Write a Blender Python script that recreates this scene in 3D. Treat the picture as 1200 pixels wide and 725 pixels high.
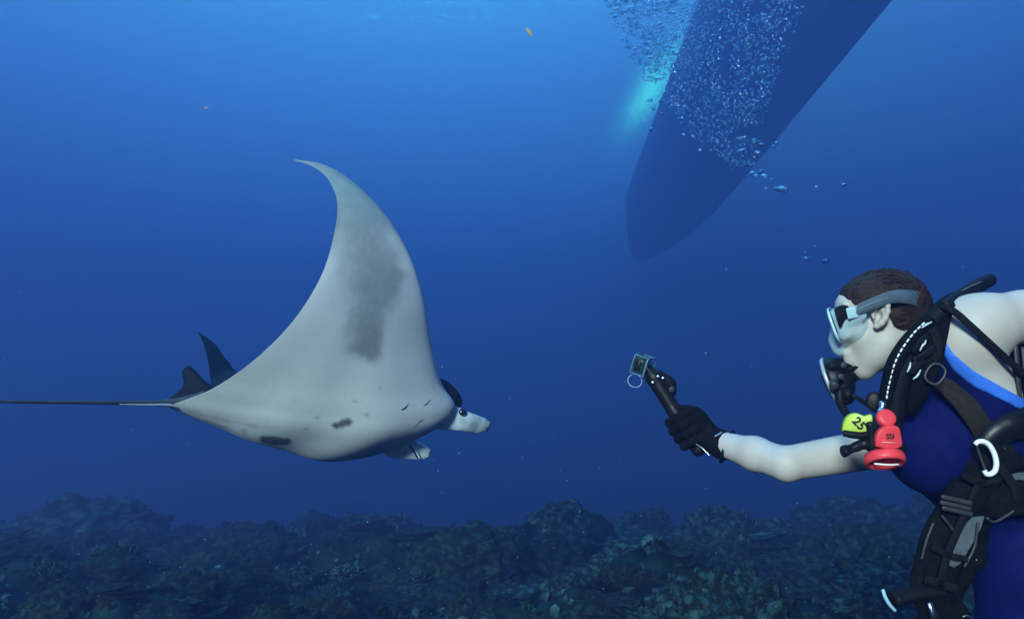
import bpy, bmesh, math, random
import numpy as np
from mathutils import Vector, Matrix, noise as mnoise

# ------------------------------------------------------------------ clear
for _o in list(bpy.data.objects):
    bpy.data.objects.remove(_o, do_unlink=True)
scene = bpy.context.scene
COL = scene.collection
random.seed(11)
RNG = np.random.default_rng(11)
R = math.radians

# ------------------------------------------------------------------ camera
CAM = np.array([0.0, 0.0, 1.1])          # about a metre above the reef
PITCH = R(9.0)                           # tilted slightly up
FPX = 857.0                              # focal length in photo pixels (1200 wide)
cam_data = bpy.data.cameras.new('camera')
cam_data.sensor_width = 36.0
cam_data.lens = FPX / 1200.0 * 36.0
cam_data.clip_start = 0.05
cam_data.clip_end = 1000.0
cam = bpy.data.objects.new('camera', cam_data)
COL.objects.link(cam)
cam.location = CAM
cam.rotation_euler = (R(90) + PITCH, 0, 0)
scene.camera = cam

# ------------------------------------------------------------------ light
STROBE_ELEV = R(15.0)
STROBE_AZ = R(203.0)                        # compass-like: 180 = behind the photographer, + towards the left
strobe_dir = np.array([math.sin(STROBE_AZ) * math.cos(STROBE_ELEV),
                    math.cos(STROBE_AZ) * math.cos(STROBE_ELEV), math.sin(STROBE_ELEV)])
sd = bpy.data.lights.new('strobe_standin', 'SUN')  # sun-type lamp added behind the camera, standing in for unseen strobes
sd.energy = 4.2
sd.angle = R(10.0)
sd.color = (0.74, 1.0, 1.0)
strobe_standin = bpy.data.objects.new('strobe_standin', sd)
COL.objects.link(strobe_standin)
strobe_standin.location = (0, 0, 40)
strobe_standin.rotation_euler = Vector(strobe_dir).to_track_quat('Z', 'Y').to_euler()

world = bpy.data.worlds.new('World')
scene.world = world
world.use_nodes = True
wn, wl = world.node_tree.nodes, world.node_tree.links
wn.clear()


def wnode(t, **kw):
    n = wn.new(t)
    for k, v in kw.items():
        setattr(n, k, v)
    return n


w_out = wnode('ShaderNodeOutputWorld')
w_bg = wnode('ShaderNodeBackground')
w_tc = wnode('ShaderNodeTexCoord')
w_dot = wnode('ShaderNodeVectorMath', operation='DOT_PRODUCT')
# daylight filtered by the water column: brightest towards the refracted sky overhead, navy below
GLOW = Vector((-0.09, 0.44, 0.89)).normalized()
w_dot.inputs[1].default_value = GLOW
w_map = wnode('ShaderNodeMapRange')
w_map.inputs['From Min'].default_value = -1
w_map.inputs['From Max'].default_value = 1
w_ramp = wnode('ShaderNodeValToRGB')
w_ramp.color_ramp.interpolation = 'B_SPLINE'
WORLD_STRENGTH = 4.5
WORLD_STOPS = [(0.00, (0.004, 0.010, 0.045)), (0.50, (0.005, 0.013, 0.075)), (0.74, (0.014, 0.055, 0.24)),
               (0.84, (0.16, 0.84, 1.90)), (0.92, (0.21, 1.08, 2.20)), (1.00, (0.44, 3.1, 4.5))]
els = w_ramp.color_ramp.elements
while len(els) < len(WORLD_STOPS):
    els.new(0.5)
for e, (p, c) in zip(els, WORLD_STOPS):
    e.position = p
    e.color = (*[q / WORLD_STRENGTH for q in c], 1)
wl.new(w_tc.outputs['Generated'], w_dot.inputs[0])
wl.new(w_dot.outputs['Value'], w_map.inputs['Value'])
wl.new(w_map.outputs['Result'], w_ramp.inputs['Fac'])
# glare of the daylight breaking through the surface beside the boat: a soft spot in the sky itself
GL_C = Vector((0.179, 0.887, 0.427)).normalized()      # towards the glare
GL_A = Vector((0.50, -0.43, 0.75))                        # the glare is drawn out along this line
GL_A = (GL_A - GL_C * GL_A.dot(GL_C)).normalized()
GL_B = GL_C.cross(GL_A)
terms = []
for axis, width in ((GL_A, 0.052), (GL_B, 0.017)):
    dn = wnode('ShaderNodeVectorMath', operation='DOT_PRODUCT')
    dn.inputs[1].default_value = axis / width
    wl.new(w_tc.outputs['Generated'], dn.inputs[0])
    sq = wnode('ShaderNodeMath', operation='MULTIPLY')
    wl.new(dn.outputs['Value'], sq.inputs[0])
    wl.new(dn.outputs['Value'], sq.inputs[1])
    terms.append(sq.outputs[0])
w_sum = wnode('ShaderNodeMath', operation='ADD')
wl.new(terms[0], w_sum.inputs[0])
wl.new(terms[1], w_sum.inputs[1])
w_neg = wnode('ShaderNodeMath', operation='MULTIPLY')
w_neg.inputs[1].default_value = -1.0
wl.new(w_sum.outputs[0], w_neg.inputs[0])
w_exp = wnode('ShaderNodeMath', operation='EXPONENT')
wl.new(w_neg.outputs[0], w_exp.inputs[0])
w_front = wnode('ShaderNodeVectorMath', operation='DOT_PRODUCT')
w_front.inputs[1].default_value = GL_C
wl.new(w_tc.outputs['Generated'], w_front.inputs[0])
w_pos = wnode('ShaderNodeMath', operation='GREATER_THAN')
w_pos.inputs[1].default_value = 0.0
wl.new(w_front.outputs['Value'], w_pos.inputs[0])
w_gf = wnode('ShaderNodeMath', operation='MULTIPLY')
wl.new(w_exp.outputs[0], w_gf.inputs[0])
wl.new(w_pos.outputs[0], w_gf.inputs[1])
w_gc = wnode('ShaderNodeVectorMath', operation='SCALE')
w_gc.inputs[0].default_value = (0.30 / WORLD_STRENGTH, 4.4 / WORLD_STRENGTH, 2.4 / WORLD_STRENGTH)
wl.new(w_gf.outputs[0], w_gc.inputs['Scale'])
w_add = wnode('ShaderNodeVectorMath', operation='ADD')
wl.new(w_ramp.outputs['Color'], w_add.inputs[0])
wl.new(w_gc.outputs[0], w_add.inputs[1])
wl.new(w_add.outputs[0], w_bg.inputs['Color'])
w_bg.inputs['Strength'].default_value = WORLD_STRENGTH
wl.new(w_bg.outputs['Background'], w_out.inputs['Surface'])

vs = scene.view_settings
vs.view_transform = 'Standard'
vs.look = 'None'
vs.exposure = 0.6
vs.gamma = 1.0
vs.use_curve_mapping = False

scene.render.engine = 'CYCLES'
cy = scene.cycles
cy.use_denoising = True
cy.denoiser = 'OPENIMAGEDENOISE'
cy.max_bounces = 8
cy.diffuse_bounces = 2
cy.glossy_bounces = 2
cy.transmission_bounces = 4
cy.volume_bounces = 1
cy.transparent_max_bounces = 16
cy.caustics_reflective = False
cy.caustics_refractive = False
cy.sample_clamp_indirect = 4.0

# ------------------------------------------------------------------ helpers
CP, SP = math.cos(PITCH), math.sin(PITCH)
V2W = np.array([[1, 0, 0], [0, CP, -SP], [0, SP, CP]])     # view (right, forward, up) -> world


def V(px, py, d):
    """photo pixel at view depth d (metres) -> view-space point (right, forward, up)"""
    return np.array([(px - 600.0) / FPX * d, d, -(py - 362.5) / FPX * d])


def W(p):
    p = np.asarray(p, float)
    return p @ V2W.T + CAM


def PW(px, py, d):
    return W(V(px, py, d))


def link(o, parent=None):
    COL.objects.link(o)
    if parent is not None:
        o.parent = parent
        o.matrix_parent_inverse = Matrix.Identity(4)
    return o


def tag(o, label=None, cat=None, group=None, kind=None):
    if label:
        o['label'] = label
    if cat:
        o['category'] = cat
    if group:
        o['group'] = group
    if kind:
        o['kind'] = kind
    return o


def origin(o):
    """world location of an object through its (translation-only) parents"""
    p = np.zeros(3)
    while o is not None:
        p += np.array(o.location)
        o = o.parent
    return p


def thing(name, loc, label, cat, group=None):
    o = bpy.data.objects.new(name, None)
    o.empty_display_size = 0.1
    link(o)
    o.location = loc
    return tag(o, label, cat, group)


def mesh_obj(name, verts, faces, mat, parent=None, smooth=True, loc=None):
    """verts in WORLD coordinates; stored relative to the parent's / own origin"""
    verts = np.asarray(verts, float)
    o_loc = np.zeros(3)
    if parent is None:
        o_loc = np.array(loc if loc is not None else
                         [*((verts.min(0) + verts.max(0)) / 2)[:2], verts[:, 2].min()])
        base = o_loc
    else:
        base = origin(parent)
    me = bpy.data.meshes.new(name)
    me.from_pydata((verts - base).tolist(), [], [list(map(int, f)) for f in faces])
    if smooth:
        me.polygons.foreach_set('use_smooth', [True] * len(me.polygons))
    for m in (mat if isinstance(mat, (list, tuple)) else [mat]):
        me.materials.append(m)
    me.update()
    o = bpy.data.objects.new(name, me)
    link(o, parent)
    o.location = o_loc
    return o


def vcol(o, cols, name='tint'):
    a = o.data.color_attributes.new(name, 'FLOAT_COLOR', 'POINT')
    c = np.ones((len(o.data.vertices), 4), np.float32)
    c[:, :3] = cols
    a.data.foreach_set('color', c.ravel())


class Geo:
    """collects verts/faces of one part (view space unless world=True)"""

    def __init__(s):
        s.v, s.f = [], []

    def add(s, v, f):
        n = len(s.v)
        s.v.extend([list(map(float, p)) for p in v])
        s.f.extend([[i + n for i in q] for q in f])
        return s

    def build(s, name, mat, parent=None, smooth=True, world=False, loc=None):
        v = np.array(s.v)
        return mesh_obj(name, v if world else W(v), s.f, mat, parent, smooth, loc)


def frame_from(t, up=(0.13, 0.21, 0.97)):
    t = np.asarray(t, float)
    t = t / (np.linalg.norm(t) + 1e-12)
    a = np.cross(t, up)
    if np.linalg.norm(a) < 1e-4:
        a = np.cross(t, (1, 0, 0))
    a /= np.linalg.norm(a)
    return t, a, np.cross(a, t)


def spline(pts, n):
    """Catmull-Rom through pts, n samples"""
    p = np.asarray(pts, float)
    if len(p) == 2:
        t = np.linspace(0, 1, n)[:, None]
        return p[0] * (1 - t) + p[1] * t
    q = np.vstack([2 * p[0] - p[1], p, 2 * p[-1] - p[-2]])
    seg = len(p) - 1
    u = np.linspace(0, seg, n)
    i = np.minimum(u.astype(int), seg - 1)
    t = (u - i)[:, None]
    a, b, c, d = q[i], q[i + 1], q[i + 2], q[i + 3]
    return 0.5 * (2 * b + (c - a) * t + (2 * a - 5 * b + 4 * c - d) * t ** 2 + (3 * b - a - 3 * c + d) * t ** 3)


def tube(pts, rad, seg=12, n=None, flat=1.0, up=(0.13, 0.21, 0.97), cap=True, ridge=None):
    """swept tube; rad scalar or list per sample/control; flat squashes the second axis; ridge=(count, amp)"""
    pts = np.asarray(pts, float)
    n = n or max(2, len(pts) * 6)
    c = spline(pts, n)
    r = np.atleast_1d(np.asarray(rad, float))
    r = np.interp(np.linspace(0, 1, n), np.linspace(0, 1, len(r)), r) if len(r) > 1 else np.full(n, r[0])
    if ridge:
        r = r * (1 + ridge[1] * np.sin(np.linspace(0, 1, n) * ridge[0] * 2 * math.pi))
    tan = np.gradient(c, axis=0)
    v, f = [], []
    _, a, b = frame_from(tan[0], up)
    for k in range(n):
        t = tan[k] / (np.linalg.norm(tan[k]) + 1e-12)
        a = a - t * np.dot(a, t)
        a /= np.linalg.norm(a) + 1e-12
        b = np.cross(t, a)
        for j in range(seg):
            th = 2 * math.pi * j / seg
            v.append(c[k] + r[k] * (math.cos(th) * a + math.sin(th) * b * flat))
    for k in range(n - 1):
        for j in range(seg):
            j2 = (j + 1) % seg
            f.append([k * seg + j, k * seg + j2, (k + 1) * seg + j2, (k + 1) * seg + j])
    if cap:
        f.append(list(range(seg))[::-1])
        f.append([(n - 1) * seg + j for j in range(seg)])
    return v, f


def ribbon(pts, normals, width, thick, n=None):
    """flat strap: centre line pts, face normals, full width and thickness"""
    pts = np.asarray(pts, float)
    n = n or max(2, len(pts) * 6)
    c = spline(pts, n)
    nm = spline(normals, n) if np.ndim(normals) == 2 else np.tile(np.asarray(normals, float), (n, 1))
    wd = np.atleast_1d(np.asarray(width, float))
    wd = np.interp(np.linspace(0, 1, n), np.linspace(0, 1, len(wd)), wd) if len(wd) > 1 else np.full(n, wd[0])
    tan = np.gradient(c, axis=0)
    v, f = [], []
    prof = [(-.5, -.5), (-.42, .42), (-.46, .5), (.46, .5), (.42, .42), (.5, -.5)]
    prof = [(-.5, 0), (-.47, .5), (.47, .5), (.5, 0), (.47, -.5), (-.47, -.5)]
    m = len(prof)
    for k in range(n):
        t = tan[k] / (np.linalg.norm(tan[k]) + 1e-12)
        z = nm[k] - t * np.dot(nm[k], t)
        z /= np.linalg.norm(z) + 1e-12
        s = np.cross(t, z)
        for (x, y) in prof:
            v.append(c[k] + s * x * wd[k] + z * y * thick)
    for k in range(n - 1):
        for j in range(m):
            j2 = (j + 1) % m
            f.append([k * m + j, k * m + j2, (k + 1) * m + j2, (k + 1) * m + j])
    f.append(list(range(m))[::-1])
    f.append([(n - 1) * m + j for j in range(m)])
    return v, f


def lathe(c, axis, prof, seg=24, up=(0.13, 0.21, 0.97), ell=1.0):
    """profile [(along, radius)] revolved about axis from c"""
    t, a, b = frame_from(axis, up)
    c = np.asarray(c, float)
    v, f = [], []
    for (h, r) in prof:
        for j in range(seg):
            th = 2 * math.pi * j / seg
            v.append(c + t * h + r * (math.cos(th) * a + math.sin(th) * b * ell))
    m = len(prof)
    for k in range(m - 1):
        for j in range(seg):
            j2 = (j + 1) % seg
            f.append([k * seg + j, k * seg + j2, (k + 1) * seg + j2, (k + 1) * seg + j])
    f.append(list(range(seg))[::-1])
    f.append([(m - 1) * seg + j for j in range(seg)])
    return v, f


def slab(outline, thick_vec, bev=0.0):
    """extruded polygon: outline points (front), thick_vec to the back, optional inset bevel on the front"""
    o = np.asarray(outline, float)
    c = o.mean(0)
    n = len(o)
    tv = np.asarray(thick_vec, float)
    rings = [o]
    if bev:
        tl = np.linalg.norm(tv)
        rr = np.linalg.norm(o - c, axis=1).mean()
        rings = [c + (o - c) * (1 - bev / rr), c + (o - c) * (1 - bev * .3 / rr) + tv / tl * bev * .3, o + tv / tl * bev]
    rings.append(o + tv)
    v = np.vstack(rings)
    f = [list(range(n))]
    for k in range(len(rings) - 1):
        for j in range(n):
            j2 = (j + 1) % n
            f.append([k * n + j2, k * n + j, (k + 1) * n + j, (k + 1) * n + j2])
    f.append([(len(rings) - 1) * n + j for j in range(n)][::-1])
    return v, f


def rbox(c, ax, ay, az, bev=0.15):
    """chamfered box from centre and half-axis vectors"""
    c, ax, ay, az = (np.asarray(q, float) for q in (c, ax, ay, az))
    h = 1 - bev
    v, f = [], []
    ring = [(-h, -1), (h, -1), (1, -h), (1, h), (h, 1), (-h, 1), (-1, h), (-1, -h)]
    for (z, s) in ((-1, h), (-h, 1), (h, 1), (1, h)):
        for (x, y) in ring:
            v.append(c + ax * x * s + ay * y * s + az * z)
    for k in range(3):
        for j in range(8):
            j2 = (j + 1) % 8
            f.append([k * 8 + j, k * 8 + j2, (k + 1) * 8 + j2, (k + 1) * 8 + j])
    f.append(list(range(8))[::-1])
    f.append([24 + j for j in range(8)])
    return v, f


# ---- numpy gradient noise -------------------------------------------------
_perm = np.random.default_rng(3).permutation(256)
_perm = np.concatenate([_perm, _perm, _perm])
_grad = np.random.default_rng(4).normal(size=(256, 3))
_grad /= np.linalg.norm(_grad, axis=1)[:, None]


def pnoise(p):
    p = np.asarray(p, float)
    i = np.floor(p).astype(int)
    f = p - i
    i &= 255
    u = f * f * f * (f * (f * 6 - 15) + 10)
    out = 0
    for dx in (0, 1):
        for dy in (0, 1):
            for dz in (0, 1):
                h = _perm[_perm[_perm[i[..., 0] + dx] + i[..., 1] + dy] + i[..., 2] + dz] & 255
                g = _grad[h]
                d = g[..., 0] * (f[..., 0] - dx) + g[..., 1] * (f[..., 1] - dy) + g[..., 2] * (f[..., 2] - dz)
                w = (u[..., 0] if dx else 1 - u[..., 0]) * (u[..., 1] if dy else 1 - u[..., 1]) * (u[..., 2] if dz else 1 - u[..., 2])
                out = out + w * d
    return out * 1.5


def fbm(p, octv=4, gain=0.5, lac=2.03):
    p = np.asarray(p, float)
    a, s = 1.0, 0
    for k in range(octv):
        s = s + a * pnoise(p + 17.3 * k)
        p = p * lac
        a *= gain
    return s


# ---- signed distance modelling -------------------------------------------
class SDF:
    """numpy distance field on a view-space grid; smooth unions; surface nets"""

    def __init__(s, lo, hi, h):
        s.lo, s.h = np.asarray(lo, float), h
        s.n = np.ceil((np.asarray(hi, float) - s.lo) / h).astype(int) + 1
        s.d = np.full(s.n, 1.0, np.float32)

    def _box(s, lo, hi):
        a = np.clip(np.floor((lo - s.lo) / s.h).astype(int), 0, s.n)
        b = np.clip(np.ceil((hi - s.lo) / s.h).astype(int) + 1, 0, s.n)
        if np.any(b <= a):
            return None, None
        ax = [s.lo[k] + s.h * np.arange(a[k], b[k]) for k in range(3)]
        return tuple(slice(a[k], b[k]) for k in range(3)), np.stack(np.meshgrid(*ax, indexing='ij'), -1)

    def _mix(s, sl, d, k, op='u'):
        e = s.d[sl]
        d = d.astype(np.float32)
        if op == 'u':
            if k > 0:
                hh = np.clip(0.5 + 0.5 * (e - d) / k, 0, 1)
                s.d[sl] = e * (1 - hh) + d * hh - k * hh * (1 - hh)
            else:
                s.d[sl] = np.minimum(e, d)
        else:
            if k > 0:
                hh = np.clip(0.5 - 0.5 * (e + d) / k, 0, 1)
                s.d[sl] = e * (1 - hh) - d * hh + k * hh * (1 - hh)
            else:
                s.d[sl] = np.maximum(e, -d)

    def cone(s, a, b, ra, rb, k=0.02, op='u', flat=None):
        """round cone a->b; flat=(axis vector, factor) squashes along axis"""
        a, b = np.asarray(a, float), np.asarray(b, float)
        m = max(ra, rb) + k + 0.03
        sl, p = s._box(np.minimum(a, b) - m, np.maximum(a, b) + m)
        if sl is None:
            return s
        ab = b - a
        t = np.clip(((p - a) @ ab) / (ab @ ab + 1e-12), 0, 1)
        q = p - a - t[..., None] * ab
        if flat is not None:
            ax = np.asarray(flat[0], float)
            ax /= np.linalg.norm(ax)
            al = q @ ax
            q = q + (al / flat[1] - al)[..., None] * ax
        s._mix(sl, np.linalg.norm(q, axis=-1) - (ra + (rb - ra) * t), k, op)
        return s

    def chain(s, pts, rad, k=0.015, **kw):
        for i in range(len(pts) - 1):
            s.cone(pts[i], pts[i + 1], rad[i], rad[i + 1], k, **kw)
        return s

    def ell(s, c, axes, k=0.02, op='u'):
        """ellipsoid: axes = three half-axis vectors (orthogonal)"""
        c = np.asarray(c, float)
        A = np.asarray(axes, float)
        ln = np.linalg.norm(A, axis=1)
        m = ln.max() + k + 0.03
        sl, p = s._box(c - m, c + m)
        if sl is None:
            return s
        U = A / ln[:, None]
        q = (p - c) @ U.T
        k0 = np.linalg.norm(q / ln, axis=-1)
        k1 = np.linalg.norm(q / ln ** 2, axis=-1)
        s._mix(sl, k0 * (k0 - 1) / np.maximum(k1, 1e-6), k, op)
        return s

    def box(s, c, axes, r=0.004, k=0.0, op='u'):
        c = np.asarray(c, float)
        A = np.asarray(axes, float)
        ln = np.linalg.norm(A, axis=1)
        m = np.linalg.norm(ln) + k + 0.02
        sl, p = s._box(c - m, c + m)
        if sl is None:
            return s
        q = np.abs((p - c) @ (A / ln[:, None]).T) - (ln - r)
        s._mix(sl, np.linalg.norm(np.maximum(q, 0), axis=-1) + np.minimum(q.max(-1), 0) - r, k, op)
        return s

    def points(s):
        ax = [s.lo[k] + s.h * np.arange(s.n[k]) for k in range(3)]
        return np.stack(np.meshgrid(*ax, indexing='ij'), -1)

    def mesh(s, d=None, relax=1):
        d = (s.d if d is None else d).copy()
        for ax_ in range(3):                      # close the field at its borders
            ix = [slice(None)] * 3
            for e in (0, -1):
                ix[ax_] = e
                d[tuple(ix)] = np.maximum(d[tuple(ix)], s.h)
        neg = d < 0
        nx, ny, nz = d.shape
        cn = np.zeros((nx - 1, ny - 1, nz - 1), np.int8)
        for i in (0, 1):
            for j in (0, 1):
                for k in (0, 1):
                    cn += neg[i:nx - 1 + i, j:ny - 1 + j, k:nz - 1 + k]
        act = (cn > 0) & (cn < 8)
        idx = np.full(act.shape, -1, int)
        cells = np.argwhere(act)
        idx[act] = np.arange(len(cells))
        acc = np.zeros((len(cells), 3))
        cnt = np.zeros(len(cells))
        corners = [(i, j, k) for i in (0, 1) for j in (0, 1) for k in (0, 1)]
        for a in range(8):
            for b in range(a + 1, 8):
                ca, cb = np.array(corners[a]), np.array(corners[b])
                if np.abs(ca - cb).sum() != 1:
                    continue
                da = d[tuple((cells + ca).T)]
                db = d[tuple((cells + cb).T)]
                x = (da < 0) != (db < 0)
                t = np.where(x, da / np.where(x, da - db, 1), 0)
                acc += np.where(x[:, None], ca + (cb - ca) * t[:, None], 0)
                cnt += x
        v = s.lo + s.h * (cells + acc / cnt[:, None])
        faces = []
        for ax_ in range(3):
            u, w = [(1, 2), (2, 0), (0, 1)][ax_]
            sl0 = [slice(None)] * 3
            sl1 = [slice(None)] * 3
            sl0[ax_] = slice(0, -1)
            sl1[ax_] = slice(1, None)
            n0, n1 = neg[tuple(sl0)], neg[tuple(sl1)]
            e = np.argwhere(n0 != n1)
            ok = (e[:, u] > 0) & (e[:, w] > 0) & (e[:, u] < d.shape[u] - 1) & (e[:, w] < d.shape[w] - 1)
            e = e[ok]
            du = np.zeros(3, int)
            du[u] = 1
            dw = np.zeros(3, int)
            dw[w] = 1
            q = np.stack([idx[tuple((e - du - dw).T)], idx[tuple((e - dw).T)], idx[tuple(e.T)], idx[tuple((e - du).T)]], 1)
            fl = ~n0[tuple(e.T)]
            q[fl] = q[fl][:, ::-1]
            faces.append(q)
        f = np.vstack(faces)
        for _ in range(relax):                    # light laplacian relax
            nb = np.zeros_like(v)
            c = np.zeros(len(v))
            for a, b in ((0, 1), (1, 2), (2, 3), (3, 0)):
                np.add.at(nb, f[:, a], v[f[:, b]])
                np.add.at(nb, f[:, b], v[f[:, a]])
                np.add.at(c, f[:, a], 1)
                np.add.at(c, f[:, b], 1)
            v = v * 0.5 + 0.5 * nb / np.maximum(c, 1)[:, None]
        return v, f.tolist()


def largest(v, f):
    """keep the biggest connected piece"""
    f = np.asarray(f)
    lab = np.arange(len(v))
    while True:
        m = lab[f].min(1)
        new = lab.copy()
        for c in range(f.shape[1]):
            np.minimum.at(new, f[:, c], m)
        new = new[new]
        if np.array_equal(new, lab):
            break
        lab = new
    u, n = np.unique(lab[f[:, 0]], return_counts=True)
    f = f[lab[f[:, 0]] == u[n.argmax()]]
    used = np.unique(f)
    mp = np.full(len(v), -1)
    mp[used] = np.arange(len(used))
    return np.asarray(v)[used], mp[f].tolist()


# ---- materials ------------------------------------------------------------
class Mat:
    """node material: principled with optional noise variation and bump"""

    def __init__(s, name, col, rough=0.6, metal=0.0, spec=0.4, col2=None, nscale=20.0, bump=0.0, bscale=None, attr=None,
                 detail=6.0, lo=0.35, hi=0.65, sss=0.0, alpha=1.0, trans=0.0, coord='Object', bdist=0.01, sheen=0.0):
        m = bpy.data.materials.new(name)
        m.use_nodes = True
        s.m = m
        nt = m.node_tree
        s.n, s.l = nt.nodes, nt.links
        b = s.n['Principled BSDF']
        s.b = b
        b.inputs['Roughness'].default_value = rough
        b.inputs['Metallic'].default_value = metal
        b.inputs['Specular IOR Level'].default_value = spec
        b.inputs['Alpha'].default_value = alpha
        b.inputs['Transmission Weight'].default_value = trans
        if sss:
            b.inputs['Subsurface Weight'].default_value = sss
            b.inputs['Subsurface Radius'].default_value = (0.01, 0.006, 0.004)
        if sheen:
            b.inputs['Sheen Weight'].default_value = sheen
        tc = s.n.new('ShaderNodeTexCoord')
        s.vec = tc.outputs[coord]
        src = None
        if attr:
            at = s.n.new('ShaderNodeAttribute')
            at.attribute_name = attr
            src = at.outputs['Color']
        nz = s.noise(nscale, detail)
        if col2 is not None or attr:
            mr = s.n.new('ShaderNodeMapRange')
            mr.inputs['From Min'].default_value = lo
            mr.inputs['From Max'].default_value = hi
            s.l.new(nz, mr.inputs['Value'])
            mx = s.n.new('ShaderNodeMix')
            mx.data_type = 'RGBA'
            s.l.new(mr.outputs['Result'], mx.inputs['Factor'])
            if attr:
                mx.blend_type = 'MULTIPLY'
                s.l.new(src, mx.inputs['A'])
                mx.inputs['B'].default_value = (*(col2 or (0.8, 0.8, 0.8)), 1)
            else:
                mx.inputs['A'].default_value = (*col, 1)
                mx.inputs['B'].default_value = (*col2, 1)
            s.l.new(mx.outputs['Result'], b.inputs['Base Color'])
            s.colour = mx.outputs['Result']
        else:
            b.inputs['Base Color'].default_value = (*col, 1)
        if bump:
            bn = s.noise(bscale or nscale * 3, detail)
            bu = s.n.new('ShaderNodeBump')
            bu.inputs['Strength'].default_value = bump
            bu.inputs['Distance'].default_value = bdist
            s.l.new(bn, bu.inputs['Height'])
            s.l.new(bu.outputs['Normal'], b.inputs['Normal'])
            s.bump = bu

    def noise(s, scale, detail=6.0):
        t = s.n.new('ShaderNodeTexNoise')
        t.inputs['Scale'].default_value = scale
        t.inputs['Detail'].default_value = detail
        t.inputs['Roughness'].default_value = 0.6
        s.l.new(s.vec, t.inputs['Vector'])
        return t.outputs['Fac']


def mat(*a, **k):
    return Mat(*a, **k).m

# ================================================================== THE WATER
SURF_Z = CAM[2] + 17.5
EXT = 70.0

hz_bm = [(-EXT, -4, -8.2), (EXT, -4, -8.2), (EXT, 112, -8.2), (-EXT, 112, -8.2),  # back face kept near the camera so the lamp fades with distance like strobes
         (-EXT, -4, SURF_Z + 2.6), (EXT, -4, SURF_Z + 2.6), (EXT, 112, SURF_Z + 2.6), (-EXT, 112, SURF_Z + 2.6)]
hz_f = [(3, 2, 1, 0), (4, 5, 6, 7), (0, 1, 5, 4), (1, 2, 6, 5), (2, 3, 7, 6), (3, 0, 4, 7)]
hm = bpy.data.materials.new('sea_water_haze')
hm.use_nodes = True
hn = hm.node_tree.nodes
hn.clear()
ho = hn.new('ShaderNodeOutputMaterial')
hv = hn.new('ShaderNodeVolumePrincipled')
hv.inputs['Color'].default_value = (0.17, 0.232, 0.53, 1)
hv.inputs['Density'].default_value = 0.044
hv.inputs['Anisotropy'].default_value = 0.45
hm.node_tree.links.new(hv.outputs['Volume'], ho.inputs['Volume'])
haze = mesh_obj('haze', np.array(hz_bm, float), hz_f, hm, None, smooth=False)
tag(haze, 'clear blue sea water that veils everything far away', 'water', kind='stuff')

# ------------------------------------------------------------------ sea surface seen from below
gx = np.linspace(-66, 66, 150)
gy = np.linspace(-3.6, 110, 170)
GX, GY = np.meshgrid(gx, gy, indexing='ij')
wp = np.stack([GX, GY * 1.0, np.zeros_like(GX)], -1)
GZ = SURF_Z + .16 * fbm(wp * .16, 2) + .07 * fbm(wp * .55 + 5, 2)
sv = np.stack([GX, GY, GZ], -1).reshape(-1, 3)
nI, nJ = GX.shape
sf = [[i * nJ + j, (i + 1) * nJ + j, (i + 1) * nJ + j + 1, i * nJ + j + 1] for i in range(nI - 1) for j in range(nJ - 1)]
sm_ = bpy.data.materials.new('sea_surface')
sm_.use_nodes = True
n_ = sm_.node_tree.nodes
l_ = sm_.node_tree.links
n_.clear()
o_ = n_.new('ShaderNodeOutputMaterial')
mx_ = n_.new('ShaderNodeMixShader')
tr_ = n_.new('ShaderNodeBsdfTransparent')
tr_.inputs['Color'].default_value = (.96, .98, 1, 1)
gl_ = n_.new('ShaderNodeBsdfGlossy')
gl_.inputs['Roughness'].default_value = .12
gl_.inputs['Color'].default_value = (.9, .95, 1, 1)
tc_ = n_.new('ShaderNodeTexCoord')
nz_ = n_.new('ShaderNodeTexNoise')
nz_.inputs['Scale'].default_value = .9
nz_.inputs['Detail'].default_value = 4
nz_.inputs['Distortion'].default_value = .6
bu_ = n_.new('ShaderNodeBump')
bu_.inputs['Strength'].default_value = .8
bu_.inputs['Distance'].default_value = .22
l_.new(tc_.outputs['Object'], nz_.inputs['Vector'])
l_.new(nz_.outputs['Fac'], bu_.inputs['Height'])
l_.new(bu_.outputs['Normal'], gl_.inputs['Normal'])
fr_ = n_.new('ShaderNodeFresnel')
fr_.inputs['IOR'].default_value = 1.33
l_.new(bu_.outputs['Normal'], fr_.inputs['Normal'])
mr_ = n_.new('ShaderNodeMapRange')
mr_.inputs['To Min'].default_value = .02
mr_.inputs['To Max'].default_value = .5
l_.new(fr_.outputs['Fac'], mr_.inputs['Value'])
l_.new(mr_.outputs['Result'], mx_.inputs['Fac'])
l_.new(tr_.outputs[0], mx_.inputs[1])
l_.new(gl_.outputs[0], mx_.inputs[2])
l_.new(mx_.outputs[0], o_.inputs['Surface'])
tag(mesh_obj('water_surface', sv, sf, sm_), kind='structure')

# ================================================================== THE REEF FLOOR
MOUNDS = [(-10.2, 16.5, 2.6, .22), (-6.5, 8.0, 1.5, .22), (-4.2, 16.5, 2.0, .40), (-.7, 17, 1.3, .30), (1.2, 16.6, 1.2, .30), (3.7, 16, 1.5, .22), (8.4, 15.5, 2.6, .25), (4.6, 8.5, 1.5, .28),
          (-1.3, 9.5, 1.5, .22), (1.6, 5.6, .9, .10), (-2.2, 5.2, 1.0, .10), (13, 17, 3, .4), (-15, 17, 3, .4), (-2.0, 12.5, 1.4, .2), (5.2, 12, 1.4, .2)]


def billow(p, o=3):
    a, s = 1.0, 0
    for k in range(o):
        s = s + a * (np.abs(pnoise(p + 9.1 * k)) * 2)
        p = p * 2.1
        a *= .5
    return s


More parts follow.
